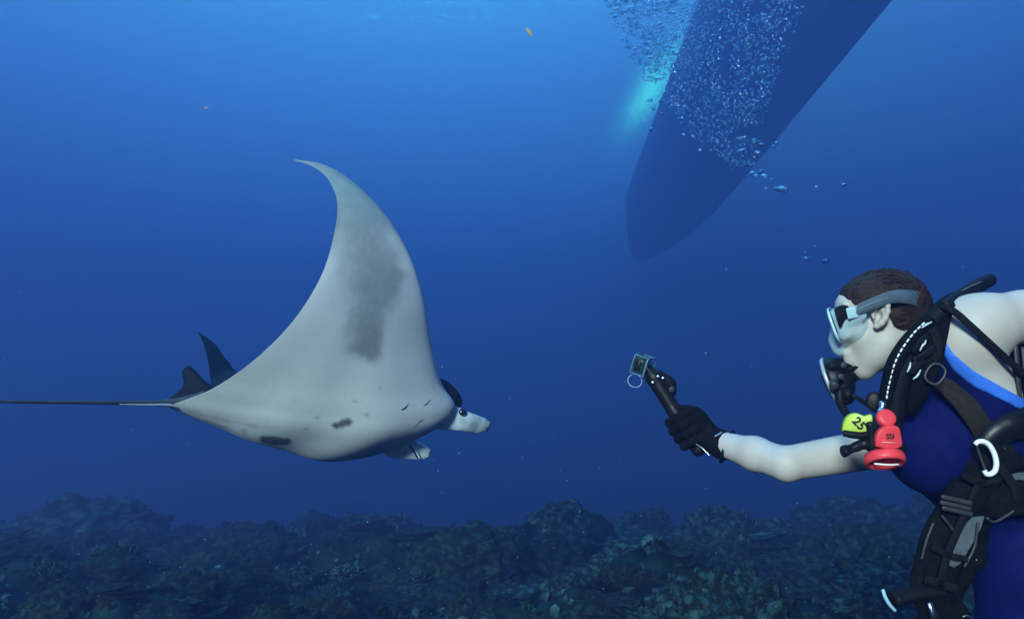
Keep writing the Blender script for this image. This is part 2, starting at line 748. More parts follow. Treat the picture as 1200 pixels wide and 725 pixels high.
def reef_z(x, y, fine=True):
    x, y = np.asarray(x, float), np.asarray(y, float)
    p = np.stack([x, y, np.zeros_like(x)], -1)
    z = .26 * fbm(p * .17, 2) - .10
    for (mx, my, r, hh) in MOUNDS:
        z = z + hh * np.exp(-((x - mx) ** 2 + (y - my) ** 2) / (r * r))
    z = z + .30 * (billow(p * .55 + 3, 2) - .75)
    if fine:
        z = z + .15 * (billow(p * 1.3 + 8, 2) - .8) + .030 * fbm(p * 5, 3) + .012 * pnoise(p * 19)
    near = np.clip((y - .6) / 2.8, 0, 1)                       # the ledge drops away under the divers
    slope = .105 * np.clip(y - 4.0, 0, 14)                       # the reef falls gently away from the camera
    far = np.clip((y + .10 * np.abs(x) - 16.0) / 16.0, 0, 1)     # and drops off into deep water
    return z - .80 * (1 - near) ** 2 - slope - 5.0 * far * far * (3 - 2 * far)


us = np.linspace(-1, 1, 460)
rx = 9.5 * us + 56 * us ** 5
vt = np.linspace(0, 1, 460)
ry = -3.4 + 24 * vt + 84 * vt ** 7
RX, RY = np.meshgrid(rx, ry, indexing='ij')
RZ = reef_z(RX, RY)
rv = np.stack([RX, RY, RZ], -1).reshape(-1, 3)
ni, nj = RX.shape
rf = (np.arange(ni - 1)[:, None] * nj + np.arange(nj - 1)[None]).reshape(-1, 1) + np.array([0, nj, nj + 1, 1])
reefm = Mat('reef_floor', (.0008, .0028, .0025), rough=.92, spec=.03, col2=(.013, .040, .036), nscale=2.2, lo=.38, hi=.66, bump=.9, bscale=9, bdist=.06)  # near-black base carries the dim light beyond the strobes' reach
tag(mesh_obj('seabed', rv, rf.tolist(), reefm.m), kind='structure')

# ================================================================== THE BOAT OVERHEAD
def build_boat():
    root = thing('boat', (13.1, 37.5, SURF_Z - 1.8), 'dark boat hull floating at the surface above the divers', 'boat')
    ys = np.linspace(14.0, 78.0, 60)
    rows = []
    for y in ys:
        t = (y - 14.0) / 64.0
        cx = 12.25 + (y - 37.5) * .035
        hw = 3.75 * (1 - max(0, (t - .58) / .42) ** 2.0) * (0.93 + .07 * min(1, t * 5)) + .01
        dr = 1.75 * (1 - max(0, (t - .7) / .3) ** 2.5) + .02
        sec = []
        for k in np.linspace(-1, 1, 25):
            a = abs(k)
            if a < .62:
                q = a / .62
                sec.append((cx + math.copysign(hw * .93 * q, k), y, SURF_Z - dr + dr * .62 * q ** 1.5))
            else:
                q = (a - .62) / .38
                sec.append((cx + math.copysign(hw * (.93 + .07 * math.sin(q * 1.5)), k), y, SURF_Z - dr * .38 + (dr * .38 + 1.0) * q))
        rows.append(sec)
    m = 25
    v = [p for r in rows for p in r]
    f = [[i * m + j, i * m + j + 1, (i + 1) * m + j + 1, (i + 1) * m + j] for i in range(len(ys) - 1) for j in range(m - 1)]
    f.append(list(range(m))[::-1])
    f.append([(len(ys) - 1) * m + j for j in range(m)])
    hullm = mat('antifouling_paint', (.06, .11, .20), rough=.75, col2=(.08, .14, .24), nscale=3)
    Geo().add(v, f).build('hull', hullm, root, world=True)
    dk = [rows[i][0] for i in range(len(ys))] + [rows[i][-1] for i in range(len(ys))][::-1]
    Geo().add(*slab(np.array(dk) - np.array([0, 0, .06]), np.array([0, 0, -.08]))).build('deck', mat('deck_paint', (.6, .6, .58)), root, smooth=False, world=True)
    Geo().add(*rbox((12.1, 34, SURF_Z - 1.85), (.07, 0, 0), (.5, 14.0, 0), (0, 0, .24))).build('keel', hullm, root, smooth=False, world=True)
    Geo().add(*rbox((11.4, 14.1, SURF_Z - 1.2), (.03, 0, 0), (0, .28, 0), (0, 0, .42))).build('rudder', hullm, root, smooth=False, world=True)

build_boat()
# ================================================================== THE MANTA RAY
def build_manta():
    base = PW(330, 560, 3.7)
    root = thing('manta_ray', base, 'grey and white manta ray with one wing raised, swimming over the dark reef', 'manta ray')
    # span stations, far wing tip -> body -> near wing tip: leading edge, trailing edge (px, py, depth), thickness
    ST = [((231, 388, 4.70), (231.5, 388.6, 4.70), .004),
          ((251, 402, 4.80), (238, 402, 4.60), .012),
          ((266, 422, 4.85), (243, 420, 4.50), .020),
          ((290, 441, 4.92), (246, 440, 4.40), .035),
          ((390, 455, 5.00), (246, 452, 4.25), .07),
          ((458, 488, 4.72), (238, 463, 3.98), .12),
          ((462, 514, 4.46), (218, 474, 3.72), .20),
          ((450, 522, 4.28), (204, 478, 3.56), .29),
          ((476, 513, 4.15), (197, 476, 3.48), .33),
          ((517, 495, 4.05), (205, 473, 3.44), .30),
          ((533, 475, 4.02), (224, 466, 3.42), .26),
          ((517, 448, 3.94), (255, 452, 3.40), .20),
          ((506, 405, 3.85), (300, 420, 3.38), .14),
          ((497, 352, 3.76), (345, 374, 3.40), .10),
          ((481, 302, 3.70), (377, 322, 3.44), .065),
          ((457, 259, 3.69), (392, 272, 3.50), .042),
          ((428, 226, 3.71), (395, 237, 3.56), .026),
          ((398, 202, 3.75), (385, 211, 3.64), .015),
          ((372, 191, 3.77), (368, 196, 3.72), .009),
          ((344, 187, 3.79), (344.6, 187.8, 3.785), .003)]
    L = np.array([V(*s[0]) for s in ST])
    T = np.array([V(*s[1]) for s in ST])
    th = np.array([s[2] for s in ST])
    NS, M = 240, 200
    Ls, Ts = spline(L, NS), spline(T, NS)
    ths = np.maximum(spline(np.c_[th, th, th], NS)[:, 0], .003)
    span = np.gradient(0.5 * (Ls + Ts), axis=0)
    for _ in range(10):
        span[1:-1] = (span[:-2] + 2 * span[1:-1] + span[2:]) / 4
    N = np.cross(Ts - Ls, span)
    N /= np.linalg.norm(N, axis=1)[:, None]
    half = M // 2
    cc = 0.5 - 0.5 * np.cos(np.linspace(0, math.pi, half + 1))
    prof = 1.48 * np.sqrt(cc) - 0.63 * cc - 1.758 * cc ** 2 + 1.4215 * cc ** 3 - 0.5075 * cc ** 4   # unit max ~0.5
    prof = np.maximum(prof, 0)
    verts = np.zeros((NS, M, 3))
    dors = np.zeros((NS, M))
    for k in range(NS):
        C = Ts[k] - Ls[k]
        body = min(1, ths[k] / .33)
        for side, sgn in ((0, -1), (1, 1)):
            if side == 0:
                c, p = cc[:half], prof[:half]
            else:
                c, p = cc[::-1][:half], prof[::-1][:half]
            camber = 0.05 * np.sin(math.pi * c) * (1 - body) * np.linalg.norm(C)
            p = p * (1 - .42 * body * (1 - np.clip(c / .3, 0, 1)) ** 2)
            off = sgn * p * ths[k] * (1.05 if sgn > 0 else .95) - camber * .35
            if sgn < 0:                      # the belly is flattened with a soft keel towards the throat
                off = off * (1 - .10 * body * np.sin(3 * math.pi * c) ** 2)
            sl = slice(0, half) if side == 0 else slice(half, M)
            verts[k, sl] = Ls[k] + C * c[:, None] + N[k] * off[:, None]
            dors[k, sl] = side
    P = verts.reshape(-1, 3)
    faces = []
    for k in range(NS - 1):
        for j in range(M):
            j2 = (j + 1) % M
            faces.append([k * M + j, (k + 1) * M + j, (k + 1) * M + j2, k * M + j2])
    faces.append([j for j in range(M)])
    faces.append([(NS - 1) * M + j for j in range(M)][::-1])
    dflag = dors.reshape(-1).copy()
    dflag[np.arange(NS) * M] = 0.0
    px = 600 + P[:, 0] / P[:, 1] * FPX
    py = 362.5 - P[:, 2] / P[:, 1] * FPX
    nz = fbm(np.c_[px / 26, py / 26, np.zeros(len(px))], 4)
    nf = fbm(np.c_[px / 7, py / 7, np.zeros(len(px)) + 4], 3)
    nb_ = fbm(np.c_[px / 60, py / 90, np.zeros(len(px)) + 9], 3)

    def seg(x0, y0, x1, y1):
        dx, dy = x1 - x0, y1 - y0
        t = np.clip(((px - x0) * dx + (py - y0) * dy) / (dx * dx + dy * dy), 0, 1)
        return np.hypot(px - x0 - t * dx, py - y0 - t * dy), t

    sm = lambda a, b, x: (lambda t: t * t * (3 - 2 * t))(np.clip((x - a) / (b - a), 0, 1))
    white = np.array([.61, .64, .63])
    grey = np.array([.165, .19, .195])
    teal = np.array([.22, .30, .29])
    col = np.tile(white, (len(px), 1))

    def mix(c, w):
        nonlocal col
        col = col * (1 - w[:, None]) + np.asarray(c) * w[:, None]
    # smoky streak down the middle of the wing, sharper on the leading side
    d1, _ = seg(424, 225, 440, 330)
    d2, _ = seg(438, 330, 428, 402)
    d3, _ = seg(440, 398, 432, 408)
    mix(grey * .95, .92 * sm(50, 4, d1 + nz * 7 + np.maximum(0, 425 - px) * -.25))
    mix(grey * .95, .92 * sm(34, 4, d2 + nz * 7 + nf * 1.5))
    mix(grey, .8 * sm(19, 7, d3 + nz * 5 + nf * 1.5))
    d4, _ = seg(452, 335, 470, 322)
    mix(grey * 1.3, .6 * sm(14, 4, d4 + nz * 8))
    # dusky trailing half and outer wing
    lead = np.interp(py, [187, 226, 259, 302, 352, 405, 446], [372, 428, 457, 481, 497, 506, 514])
    trail = np.interp(py, [187, 237, 272, 322, 374, 420, 452], [344, 395, 392, 377, 345, 300, 255])
    u = np.clip((px - trail) / np.maximum(lead - trail, 4), 0, 1)
    mix(grey * 1.5, .55 * sm(.60, .15, np.abs(u - .45) + nb_ * .12) * sm(440, 330, py))
    mix(grey * 1.9, .35 * sm(.9, .2, u + nb_ * .15) * sm(470, 400, py) * sm(300, 400, py))
    mix(teal, .85 * sm(300, 205, py + nz * 14 + (px - 430) * .1))
    mix(teal * .8, .7 * sm(.14, .0, np.minimum(u, 1 - u) + nf * .02) * sm(320, 250, py))
    mix(grey * .8, .5 * sm(222, 190, py))
    mix(white * .78, .18 * sm(-.2, .5, nb_) * sm(380, 430, py))
    mix(white * .85, .08 * sm(0, .5, nf))
    # dark belly marks
    d, _ = seg(393, 499, 407, 494)
    mix(grey * .35, .92 * sm(5.5, 3.0, d + nf * 1.0 - (px - 400) * .10))
    d, _ = seg(308, 515, 337, 517)
    mix(grey * .35, .92 * sm(6.0, 3.0, d + nf * 1.0 + nz * 1.5))
    for (sx, sy, r) in ((358, 502, 2), (372, 489, 1.6), (287, 505, 2), (430, 486, 2), (415, 470, 1.5), (445, 455, 1.5), (345, 470, 1.6)):
        mix(grey * .8, .55 * sm(r + 1.5, r - 1, np.hypot(px - sx, py - sy)))
    # shade in the creases at the tail root, painted as darker lines
    for (a, b) in (((205, 478), (300, 500)), ((205, 484), (270, 503)), ((240, 492), (310, 520))):
        d, _ = seg(*a, *b)
        mix(white * .55, .45 * sm(2.6, .4, d + nz * 3))
    black = np.array([.005, .006, .008])
    w = dflag.copy()
    col = col * (1 - w[:, None]) + black * w[:, None]
    verts_all, faces_all, cols_all = [P], list(faces), [col]
    off = len(P)

    def extra(vf, c):
        nonlocal off
        v, f = vf
        v = np.array(v)
        verts_all.append(v)
        cols_all.append(np.tile(np.asarray(c, float), (len(v), 1)) if np.ndim(c) == 1 else np.asarray(c))
        faces_all.extend([[i + off for i in q] for q in f])
        off += len(v)

    def paddle(pts, rad, seg_=28, n=40, flat=.30, tipc=.9):
        v, f = tube([V(*p) for p in pts], rad, seg=seg_, n=n, flat=flat, up=(0.1, 1, .2))
        v = np.array(v)
        t = np.repeat(np.linspace(0, 1, n), seg_)
        ux = 600 + v[:, 0] / v[:, 1] * FPX
        uy = 362.5 - v[:, 2] / v[:, 1] * FPX
        c = np.tile([.62, .74, .76], (len(v), 1))
        nn = fbm(np.c_[ux / 9, uy / 9, np.full(len(v), 2.)], 3)
        wv = sm(.90, 1.0, t + nn * .05)[:, None] * tipc
        c = c * (1 - wv) + black * 3 * wv
        c *= (1 - .25 * sm(0, .5, nn))[:, None]
        return (v, f), c
    (vf, c) = paddle([(505, 484, 4.05), (527, 489, 4.06), (546, 494, 4.09), (560, 498, 4.15), (573, 500, 4.20)],
                     [.070, .085, .070, .058, .056, .050, .028])
    extra(vf, c)
    (vf, c) = paddle([(446, 518, 4.16), (464, 521, 4.14), (482, 526.5, 4.12), (494, 529.5, 4.12), (504, 531, 4.13)],
                     [.05, .085, .075, .060, .050, .042, .022])
    extra(vf, c)
    # rolled lip on the far head fin
    extra(tube([V(482, 520, 4.085), V(487, 527, 4.09), V(492, 537, 4.10)], [.004, .007, .004], seg=8, n=14), (.70, .78, .80))
    extra(tube([V(480, 521, 4.087), V(485, 528, 4.092), V(490, 538, 4.10)], [.003, .006, .003], seg=8, n=14), (.02, .02, .025))
    # head: brow over the eye
    extra(lathe(V(526, 462, 4.06), V(545, 481, 4.12) - V(526, 462, 4.06), [(.115 * math.sin(q) - .012, .004 + .046 * math.cos(q)) for q in np.linspace(-1.5, 1.5, 22)], seg=36), black)
    # small dorsal fin over the tail root
    outl = [(193, 471), (203, 463), (210, 458), (215, 448), (213, 437), (215.5, 431.5), (220, 431), (227, 437), (236, 447), (246, 456), (242, 468)]
    o3 = spline(np.array([V(x, y, 3.66) for x, y in outl] + [V(193, 471, 3.66)]), 45)[:-1]
    v, f = slab(o3, np.array([0.0, .028, .008]), bev=.006)
    extra((v, f), black)
    VV = np.vstack(verts_all)
    CC = np.vstack(cols_all)
    m = Mat('manta_skin', (.5, .5, .5), rough=.66, spec=.10, attr='tint', col2=(.93, .94, .94), nscale=26, lo=.4, hi=.75,
            bump=.10, bscale=55, bdist=.006).m
    body = mesh_obj('body', W(VV), faces_all, m, root)
    vcol(body, CC)
    # surface look-up for things that lie on the belly
    vent = dflag < .5
    pxv, pyv, dv = px[vent], py[vent], P[vent][:, 1]

    def depth_at(x, y):
        k = np.argsort((pxv - x) ** 2 + (pyv - y) ** 2)[:12]
        return dv[k[:4]].mean()
    dark = mat('manta_dark', (.03, .034, .04), rough=.6)
    for (a, b, r) in (((427, 486), (433, 484), .003), ((444, 484.5), (456, 480), .0045), ((470, 480), (479, 473), .0045), ((484, 501), (495, 490), .003),
                      ((496, 475.5), (504, 468), .0045), ((456, 503), (468, 494), .0025)):
        mid = ((a[0] + b[0]) / 2, (a[1] + b[1]) / 2 + 1)
        g = Geo().add(*tube([V(*q, depth_at(*q) - .003) for q in (a, mid, b)], [r * .2, r * .62, r * .2], seg=8, n=14))
        g.build('gill_slit', dark, root)
    tailm = Mat('manta_tail', (.012, .014, .018), rough=.6, col2=(.05, .055, .06), nscale=40).m
    g = Geo().add(*tube([V(240, 466, 3.50), V(205, 471.5, 3.46), V(150, 472, 3.32), V(60, 471, 3.10), V(-60, 470, 2.86), V(-190, 474, 2.66)],
                        [.035, .022, .012, .0085, .007, .0055, .003], seg=12, n=90))
    g.build('tail', tailm, root)
    g = Geo().add(*tube([V(240, 483, 3.56), V(206, 475.5, 3.455), V(178, 474.2, 3.36), V(140, 473.6, 3.27)], [.012, .009, .004, .001], seg=8, n=30))
    g.build('tail_fold', mat('manta_pale', (.5, .52, .52), rough=.6), root)
    ec = V(542, 482.5, 4.045)
    g = Geo().add(*lathe(ec, V(535, 480, 3.9) - V(530, 485, 4.1), [(-.02, .014), (-.012, .019), (0, .021), (.005, .017), (.009, .008)], seg=20))
    g.build('eye', mat('manta_eye', (.006, .007, .009), rough=.15, spec=.6), root)
    return root


build_manta()
# ================================================================== THE DIVER
def unit(v):
    v = np.asarray(v, float)
    return v / np.linalg.norm(v)


EX = unit((.888, -.459, 0))         # across the line of sight to the diver
HF = unit(-.988 * EX + np.array([0, 0, -.157]))        # where the face looks: left and away, towards the ray
HU = unit(-.157 * EX + np.array([0, 0, .988]))         # top of the head
HL = unit((.459, .888, 0))                             # her right-hand side, away from the photographer
HEADC = V(1036, 360, 1.5)
TU = unit(-.46 * EX + np.array([0, 0, .88]))           # along the torso, towards the head
TF = unit(-.88 * EX + np.array([0, 0, -.46]))          # out of the chest

MB_ = mat('black_neoprene', (.0025, .0025, .003), rough=.85, spec=.06, col2=(.006, .006, .006), nscale=60, bump=.25, bscale=300, bdist=.001)
M_WEB = mat('webbing', (.005, .005, .005), rough=.9, spec=.06, col2=(.013, .012, .011), nscale=200, bump=.3, bscale=500, bdist=.001)
M_BROWN = mat('brown_webbing', (.016, .012, .010), rough=.9, spec=.12, col2=(.026, .019, .015), nscale=150)
M_PLAST = mat('black_plastic', (.004, .004, .005), rough=.42, spec=.18, col2=(.008, .008, .008), nscale=90)
M_RUB = mat('black_rubber', (.005, .005, .006), rough=.55, spec=.14)
M_METAL = mat('steel', (.55, .57, .58), rough=.3, metal=1.0)
M_GREY = mat('grey_fabric', (.085, .10, .115), rough=.85, col2=(.055, .066, .078), nscale=80, bump=.2, bscale=400, bdist=.001)
M_DGREY = mat('dark_grey_plastic', (.035, .037, .04), rough=.5, col2=(.022, .023, .025), nscale=60)
M_RED = mat('red_plastic', (.82, .055, .065), rough=.45, spec=.3, col2=(.74, .045, .055), nscale=60)
M_YEL = mat('lime_plastic', (.50, .60, .06), rough=.5, col2=(.42, .52, .05), nscale=40)
M_WHITE = mat('white_plastic', (.80, .80, .78), rough=.4)
M_INK = mat('black_ink', (.01, .01, .01), rough=.6)
M_PALEBLUE = mat('pale_blue_plastic', (.30, .52, .62), rough=.35)
M_HAIR = None


def text_mesh(name, s, centre, right, up, height, mat_, parent, depth=.0006):
    """flat printed lettering, facing right x up"""
    cu = bpy.data.curves.new(name, 'FONT')
    cu.body = s
    cu.align_x = 'CENTER'
    cu.align_y = 'CENTER'
    cu.size = 1.0
    cu.extrude = 0.02
    cu.offset = 0.02
    tmp = bpy.data.objects.new(name, cu)
    COL.objects.link(tmp)
    dg = bpy.context.evaluated_depsgraph_get()
    me = bpy.data.meshes.new_from_object(tmp.evaluated_get(dg))
    bpy.data.objects.remove(tmp, do_unlink=True)
    v = np.array([list(q.co) for q in me.vertices])
    v[:, :2] -= (v[:, :2].min(0) + v[:, :2].max(0)) / 2
    v[:, :2] *= height / (v[:, 1].max() - v[:, 1].min())
    right, up = unit(right), np.asarray(up, float)
    up = unit(up - right * np.dot(up, right))
    nrm = np.cross(right, up)
    P = np.asarray(centre) + v[:, :1] * right + v[:, 1:2] * up + v[:, 2:3] * nrm * depth / .02
    faces = [list(p.vertices) for p in me.polygons]
    return mesh_obj(name, W(P), faces, mat_, parent, smooth=False)


def hand_fingers(S, wrist, palm_end, side, nrm, curl, rr=.0085):
    """simple relaxed hand: palm, four unequal fingers and a thumb"""
    wrist, palm_end = np.asarray(wrist), np.asarray(palm_end)
    ax = unit(palm_end - wrist)
    S.cone(wrist, palm_end, .027, .036, .02, flat=(nrm, .5))
    for i, (o, ln) in enumerate(((-.027, .068), (-.009, .078), (.009, .073), (.026, .056))):
        p0 = palm_end + side * o
        a1 = unit(ax * math.cos(curl) + nrm * math.sin(curl))
        a2 = unit(ax * math.cos(2 * curl) + nrm * math.sin(2 * curl))
        p1 = p0 + ax * ln * .45
        p2 = p1 + a1 * ln * .32
        p3 = p2 + a2 * ln * .25
        S.chain([p0, p1, p2, p3], [rr * 1.1, rr, rr * .92, rr * .8], k=.006)
    t0 = wrist + ax * .03 - side * .022
    S.chain([t0, t0 + unit(ax - side) * .04, t0 + unit(ax * 1.2 - side * .7) * .07], [.013, .0105, .009], k=.008)


def build_diver():
    root = thing('person', PW(1200, 960, 1.5), 'diver in a navy swimsuit reaching out with one gloved hand to film', 'person')
    h = .005
    lo, hi = np.array([.36, 1.18, -1.22]), np.array([1.50, 2.02, .12])
    T = SDF(lo, hi, h)                                # torso and legs
    T.ell(V(1128, 470, 1.51), [TU * .17, TF * .112, HL * .15], .03)
    T.cone(V(1118, 408, 1.41), V(1106, 418, 1.63), .058, .055, .05)
    for d in (1.435, 1.585):
        T.ell(V(1090, 527, d), [TU * .085, TF * .078, HL * .072], .05)
    T.ell(V(1156, 562, 1.51), [TU * .15, TF * .105, HL * .135], .05)
    T.ell(V(1212, 648, 1.52), [TU * .13, TF * .115, HL * .165], .06)
    T.cone(V(1128, 398, 1.40), V(1150, 460, 1.41), .048, .052, .05)       # flank under the near arm
    for d, kx, ax_ in ((1.435, 1188, 1.60), (1.605, 1182, 1.80)):
        hip, knee, ank = V(1206, 672, d), V(kx, 880, d - .01), V(1380, 940, ax_)
        T.cone(hip, knee, .088, .056, .05)
        T.cone(knee, ank, .054, .034, .03)
        T.ell(knee * .72 + ank * .28 + np.array([0, 0, -.012]), [unit(ank - knee) * .10, HL * .05, np.array([0, 0, .052])], .03)
        toe = ank + np.array([.12, .04, -.07])
        T.cone(ank, toe, .034, .03, .03)
    S = SDF(lo, hi, h)
    S.d[:] = T.d
    # neck and head
    S.cone(V(1046, 402, 1.5), V(1094, 436, 1.515), .052, .062, .035)
    S.ell(HEADC, [HF * .081, HU * .073, HL * .071], .02)
    S.cone(V(1006, 362, 1.5), V(1010, 402, 1.5), .042, .036, .03)
    S.ell(V(1019, 402, 1.5), [HF * .048, HU * .054, HL * .058], .03)
    for s in (-1, 1):
        S.cone(V(1038, 400, 1.5 + s * .045), V(1011, 430, 1.5 + s * .012), .021, .0185, .02)
        S.ell(V(1009, 392, 1.5 + s * .036), [HF * .024, HU * .024, HL * .022], .02)
        S.cone(V(993, 358, 1.5 + s * .034), V(988, 355, 1.5 + s * .008), .010, .011, .012)
        S.ell(V(987, 371, 1.5 + s * .032), [HF * .013, HU * .012, HL * .016], .010, op='s')
        ec = V(1030.5, 368, 1.5 + s * .072)
        eu = unit(HU * .95 - HF * .3)
        ef = unit(np.cross(eu, HL))
    S.cone(V(1012, 433, 1.497), V(1009, 432, 1.503), .0175, .0175, .02)
    S.cone(V(988, 366, 1.5), V(984, 392, 1.5), .0085, .012, .010)
    S.cone(V(992, 413, 1.482), V(992, 413, 1.518), .010, .010, .010)
    S.cone(V(995, 423, 1.485), V(995, 423, 1.515), .010, .010, .010)
    # near arm, drawn back out of the picture
    sh, el, wr = V(1135, 388, 1.385), V(1292, 374, 1.42), V(1385, 470, 1.44)
    S.cone(sh, V(1154, 380, 1.385), .056, .052, .04)
    S.cone(V(1145, 379, 1.385), V(1200, 370, 1.395), .052, .043, .03)
    S.cone(V(1200, 370, 1.395), el, .043, .038, .03)
    S.cone(el, wr, .040, .027, .025)
    ax = unit(wr - el)
    hand_fingers(S, wr + ax * .01, wr + ax * .085, unit(np.cross(ax, HL)), HL * .8 + ax * .0, .35)
    # far arm, reaching out
    S.cone(V(1100, 462, 1.66), V(1045, 520, 1.665), .055, .047, .04)
    S.cone(V(1045, 522, 1.665), V(922, 543, 1.625), .046, .038, .03)
    S.cone(V(922, 544, 1.625), V(885, 531, 1.70), .038, .0365, .008)
    S.cone(V(885, 532, 1.70), V(835, 516, 1.80), .037, .028, .02)
    pts = None
    v, f = S.mesh(relax=2)
    skin = Mat('skin', (.50, .455, .405), rough=.5, spec=.28, col2=(.43, .36, .31), nscale=9, lo=.3, hi=.75, bump=.10, bscale=140, bdist=.002, sss=.12).m
    body = mesh_obj('body', W(v), f, skin, root)

    # ---- ears
    for s_ in (-1, 1):
        ec = V(1030, 367.5, 1.5 + s_ * .0735)
        eu = unit(HU * .97 - HF * .22)
        ef = unit(np.cross(eu, HL))
        if ef[0] > 0:
            ef = -ef                                   # towards the face
        E = SDF(ec - .045, ec + .045, .0015)
        hel = [ec + eu * a_ * .001 + ef * b_ * .001 + HL * s_ * c_ * .001 for a_, b_, c_ in
               ((-4, 9, 0), (8, 11, 3), (18, 9, 5), (26, 1, 6), (25, -8, 7), (17, -14, 8), (5, -15, 8), (-8, -12, 7), (-17, -6, 5), (-24, 2, 3))]
        E.chain(hel, [.004, .0042, .0044, .0046, .0048, .0046, .0044, .0046, .006, .0065], k=.004)
        E.ell(ec - ef * .002 + HL * s_ * -.004, [eu * .026, ef * .014, HL * .007], .005)
        E.chain([ec + eu * .015 - ef * .004 + HL * s_ * .002, ec + eu * .002 - ef * .009 + HL * s_ * .004, ec - eu * .012 - ef * .003 + HL * s_ * .003], [.003, .0038, .004], k=.004)
        E.cone(ec - eu * .004 + ef * .007, ec - eu * .008 + ef * .006 + HL * s_ * .003, .005, .0045, .004)
        E.ell(ec - eu * .004 + ef * .001 + HL * s_ * .004, [eu * .009, ef * .006, HL * .010], .004, op='s')
        v, f = E.mesh(relax=1)
        mesh_obj('ear', W(v), f, skin, root)

    # ---- swimsuit: torso and legs inside the neckline
    P = T.points()
    Xp = 600 + P[..., 0] / P[..., 1] * FPX
    Yp = 362.5 - P[..., 2] / P[..., 1] * FPX

    def line(x0, y0, x1, y1):
        """signed distance in metres (about) to the right-hand side of the pixel line"""
        dx, dy = x1 - x0, y1 - y0
        return ((Xp - x0) * dy - (Yp - y0) * dx) / math.hypot(dx, dy) / 600.0
    edge = np.interp(Xp, [1090, 1097, 1104, 1116, 1140, 1190, 1260], [330, 366, 392, 413, 434, 462, 500])
    la = (edge - Yp) / 600.0                 # armhole edge; positive above
    lb = -line(1098, 384, 1056, 486)         # front neckline; positive left
    clipd = np.maximum(la, np.where(Yp < 520, lb, -1))
    fara = np.where(((P[..., 1] > 1.585) & (Xp < 1068) & (Yp > 440)) | (Xp < 1028), .02, -1)
    clipd = np.maximum(clipd, fara)
    suit = np.maximum(S.d - .004, clipd.astype(np.float32))
    # stop at the ankles
    v, f = T.mesh(suit, relax=1)
    M_SUIT = mat('navy_fabric', (.002, .004, .050), rough=.75, spec=.06, col2=(.003, .006, .075), nscale=30, bump=.15, bscale=60, bdist=.004)
    so = mesh_obj('swimsuit', W(v), f, M_SUIT, root)
    lw = np.where(Xp < 1120, .014, .030)
    band = np.maximum(np.maximum(S.d - .0065, clipd), -(la + .034 - .008 * np.clip((Xp - 1120) / 60, -1, 1)))
    band = np.maximum(band, P[..., 1] - 1.47)
    v, f = largest(*T.mesh(band.astype(np.float32), relax=1))
    mesh_obj('trim', W(v), f, mat('light_blue_trim', (.035, .15, .62), rough=.6, spec=.3), so)

    # ---- hair
    Hh = SDF(HEADC - .14, HEADC + .14, .0035)
    Hh.ell(HEADC + HU * .002 - HF * .002, [HF * .083, HU * .075, HL * .075], 0)
    Hh.cone(V(1058, 370, 1.5), V(1074, 402, 1.505), .046, .036, .03)
    Hh.ell(V(1015, 349, 1.5), [HF * .049, HU * .042, HL * .066], .02)
    Hh.cone(V(1046, 349, 1.5), V(1054, 356, 1.5), .045, .045, .02)
    Q = Hh.points()
    Xh = 600 + Q[..., 0] / Q[..., 1] * FPX
    Yh = 362.5 - Q[..., 2] / Q[..., 1] * FPX
    l1 = ((Yh - 356) - (Xh - 985) * .14) / 571            # below the fringe line
    l2 = ((1036 - Xh) + (Yh - 360) * .50) / 571           # in front of the ear line
    face = np.minimum(l1, l2)
    strand = fbm(np.stack([(Xh * .35 + Yh * .9) / 3.4, (Xh - .39 * Yh) / 45, Q[..., 1] * 160], -1), 2)
    strand2 = fbm(np.stack([Xh / 14, Yh / 14, Q[..., 1] * 60], -1), 2)
    Hh.d = np.maximum(Hh.d - .0036 * strand - .002 * strand2, face + .005 * strand).astype(np.float32)
    v, f = Hh.mesh(relax=0)
    m = Mat('wet_hair', (.007, .004, .003), rough=.6, spec=.2, col2=(.040, .016, .009), nscale=30, bump=.25, bscale=160, bdist=.002)
    mp = m.n.new('ShaderNodeMapping')
    mp.inputs['Rotation'].default_value = (0, R(-12), R(27))
    mp.inputs['Scale'].default_value = (9, 150, 150)
    tcn = m.n.new('ShaderNodeTexCoord')
    m.l.new(tcn.outputs['Object'], mp.inputs['Vector'])
    for t_ in [q for q in m.n if q.type == 'TEX_NOISE']:
        t_.inputs['Scale'].default_value = 2.2
        t_.inputs['Detail'].default_value = 3.0
        m.l.new(mp.outputs['Vector'], t_.inputs['Vector'])
    m.bump.inputs['Strength'].default_value = .7
    m.bump.inputs['Distance'].default_value = .004
    hair = mesh_obj('hair', W(v), f, m.m, root)
    g = Geo()
    rs = np.random.default_rng(5)
    for _ in range(150):
        a = rs.uniform(-1.3, 1.5)
        dl = rs.uniform(-.07, .07)
        r0 = .0755 + rs.uniform(-.002, .002)
        st = []
        for q in range(5):
            aa = a + q * .12
            rad = r0 * math.sqrt(max(.05, 1 - (dl / .085) ** 2)) + (.002 + .004 * rs.random()) * q / 4
            st.append(HEADC - HF * rad * math.sin(aa) + HU * rad * math.cos(aa) + HL * (dl + rs.uniform(-.002, .002)))
        g.add(*tube(st, [.0017, .0013, .0005], seg=5, n=10))
    g.build('loose_strands', m.m, hair)
    # ---- eyes behind the mask
    for s in (-1, 1):
        e = Geo().add(*lathe(V(990, 371, 1.5 + s * .031), HF, [(-.011, .003), (-.008, .008), (0, .0115), (.008, .008), (.011, .003)], seg=18))
        eo = e.build('eye', mat('eye_white', (.7, .68, .66), rough=.2), root)
        Geo().add(*lathe(V(990, 371, 1.5 + s * .031) + HF * .0095, HF, [(0, .006), (.0022, .0045), (.0028, .001)], seg=16)).build('iris', mat('iris', (.03, .02, .015), rough=.15), eo)

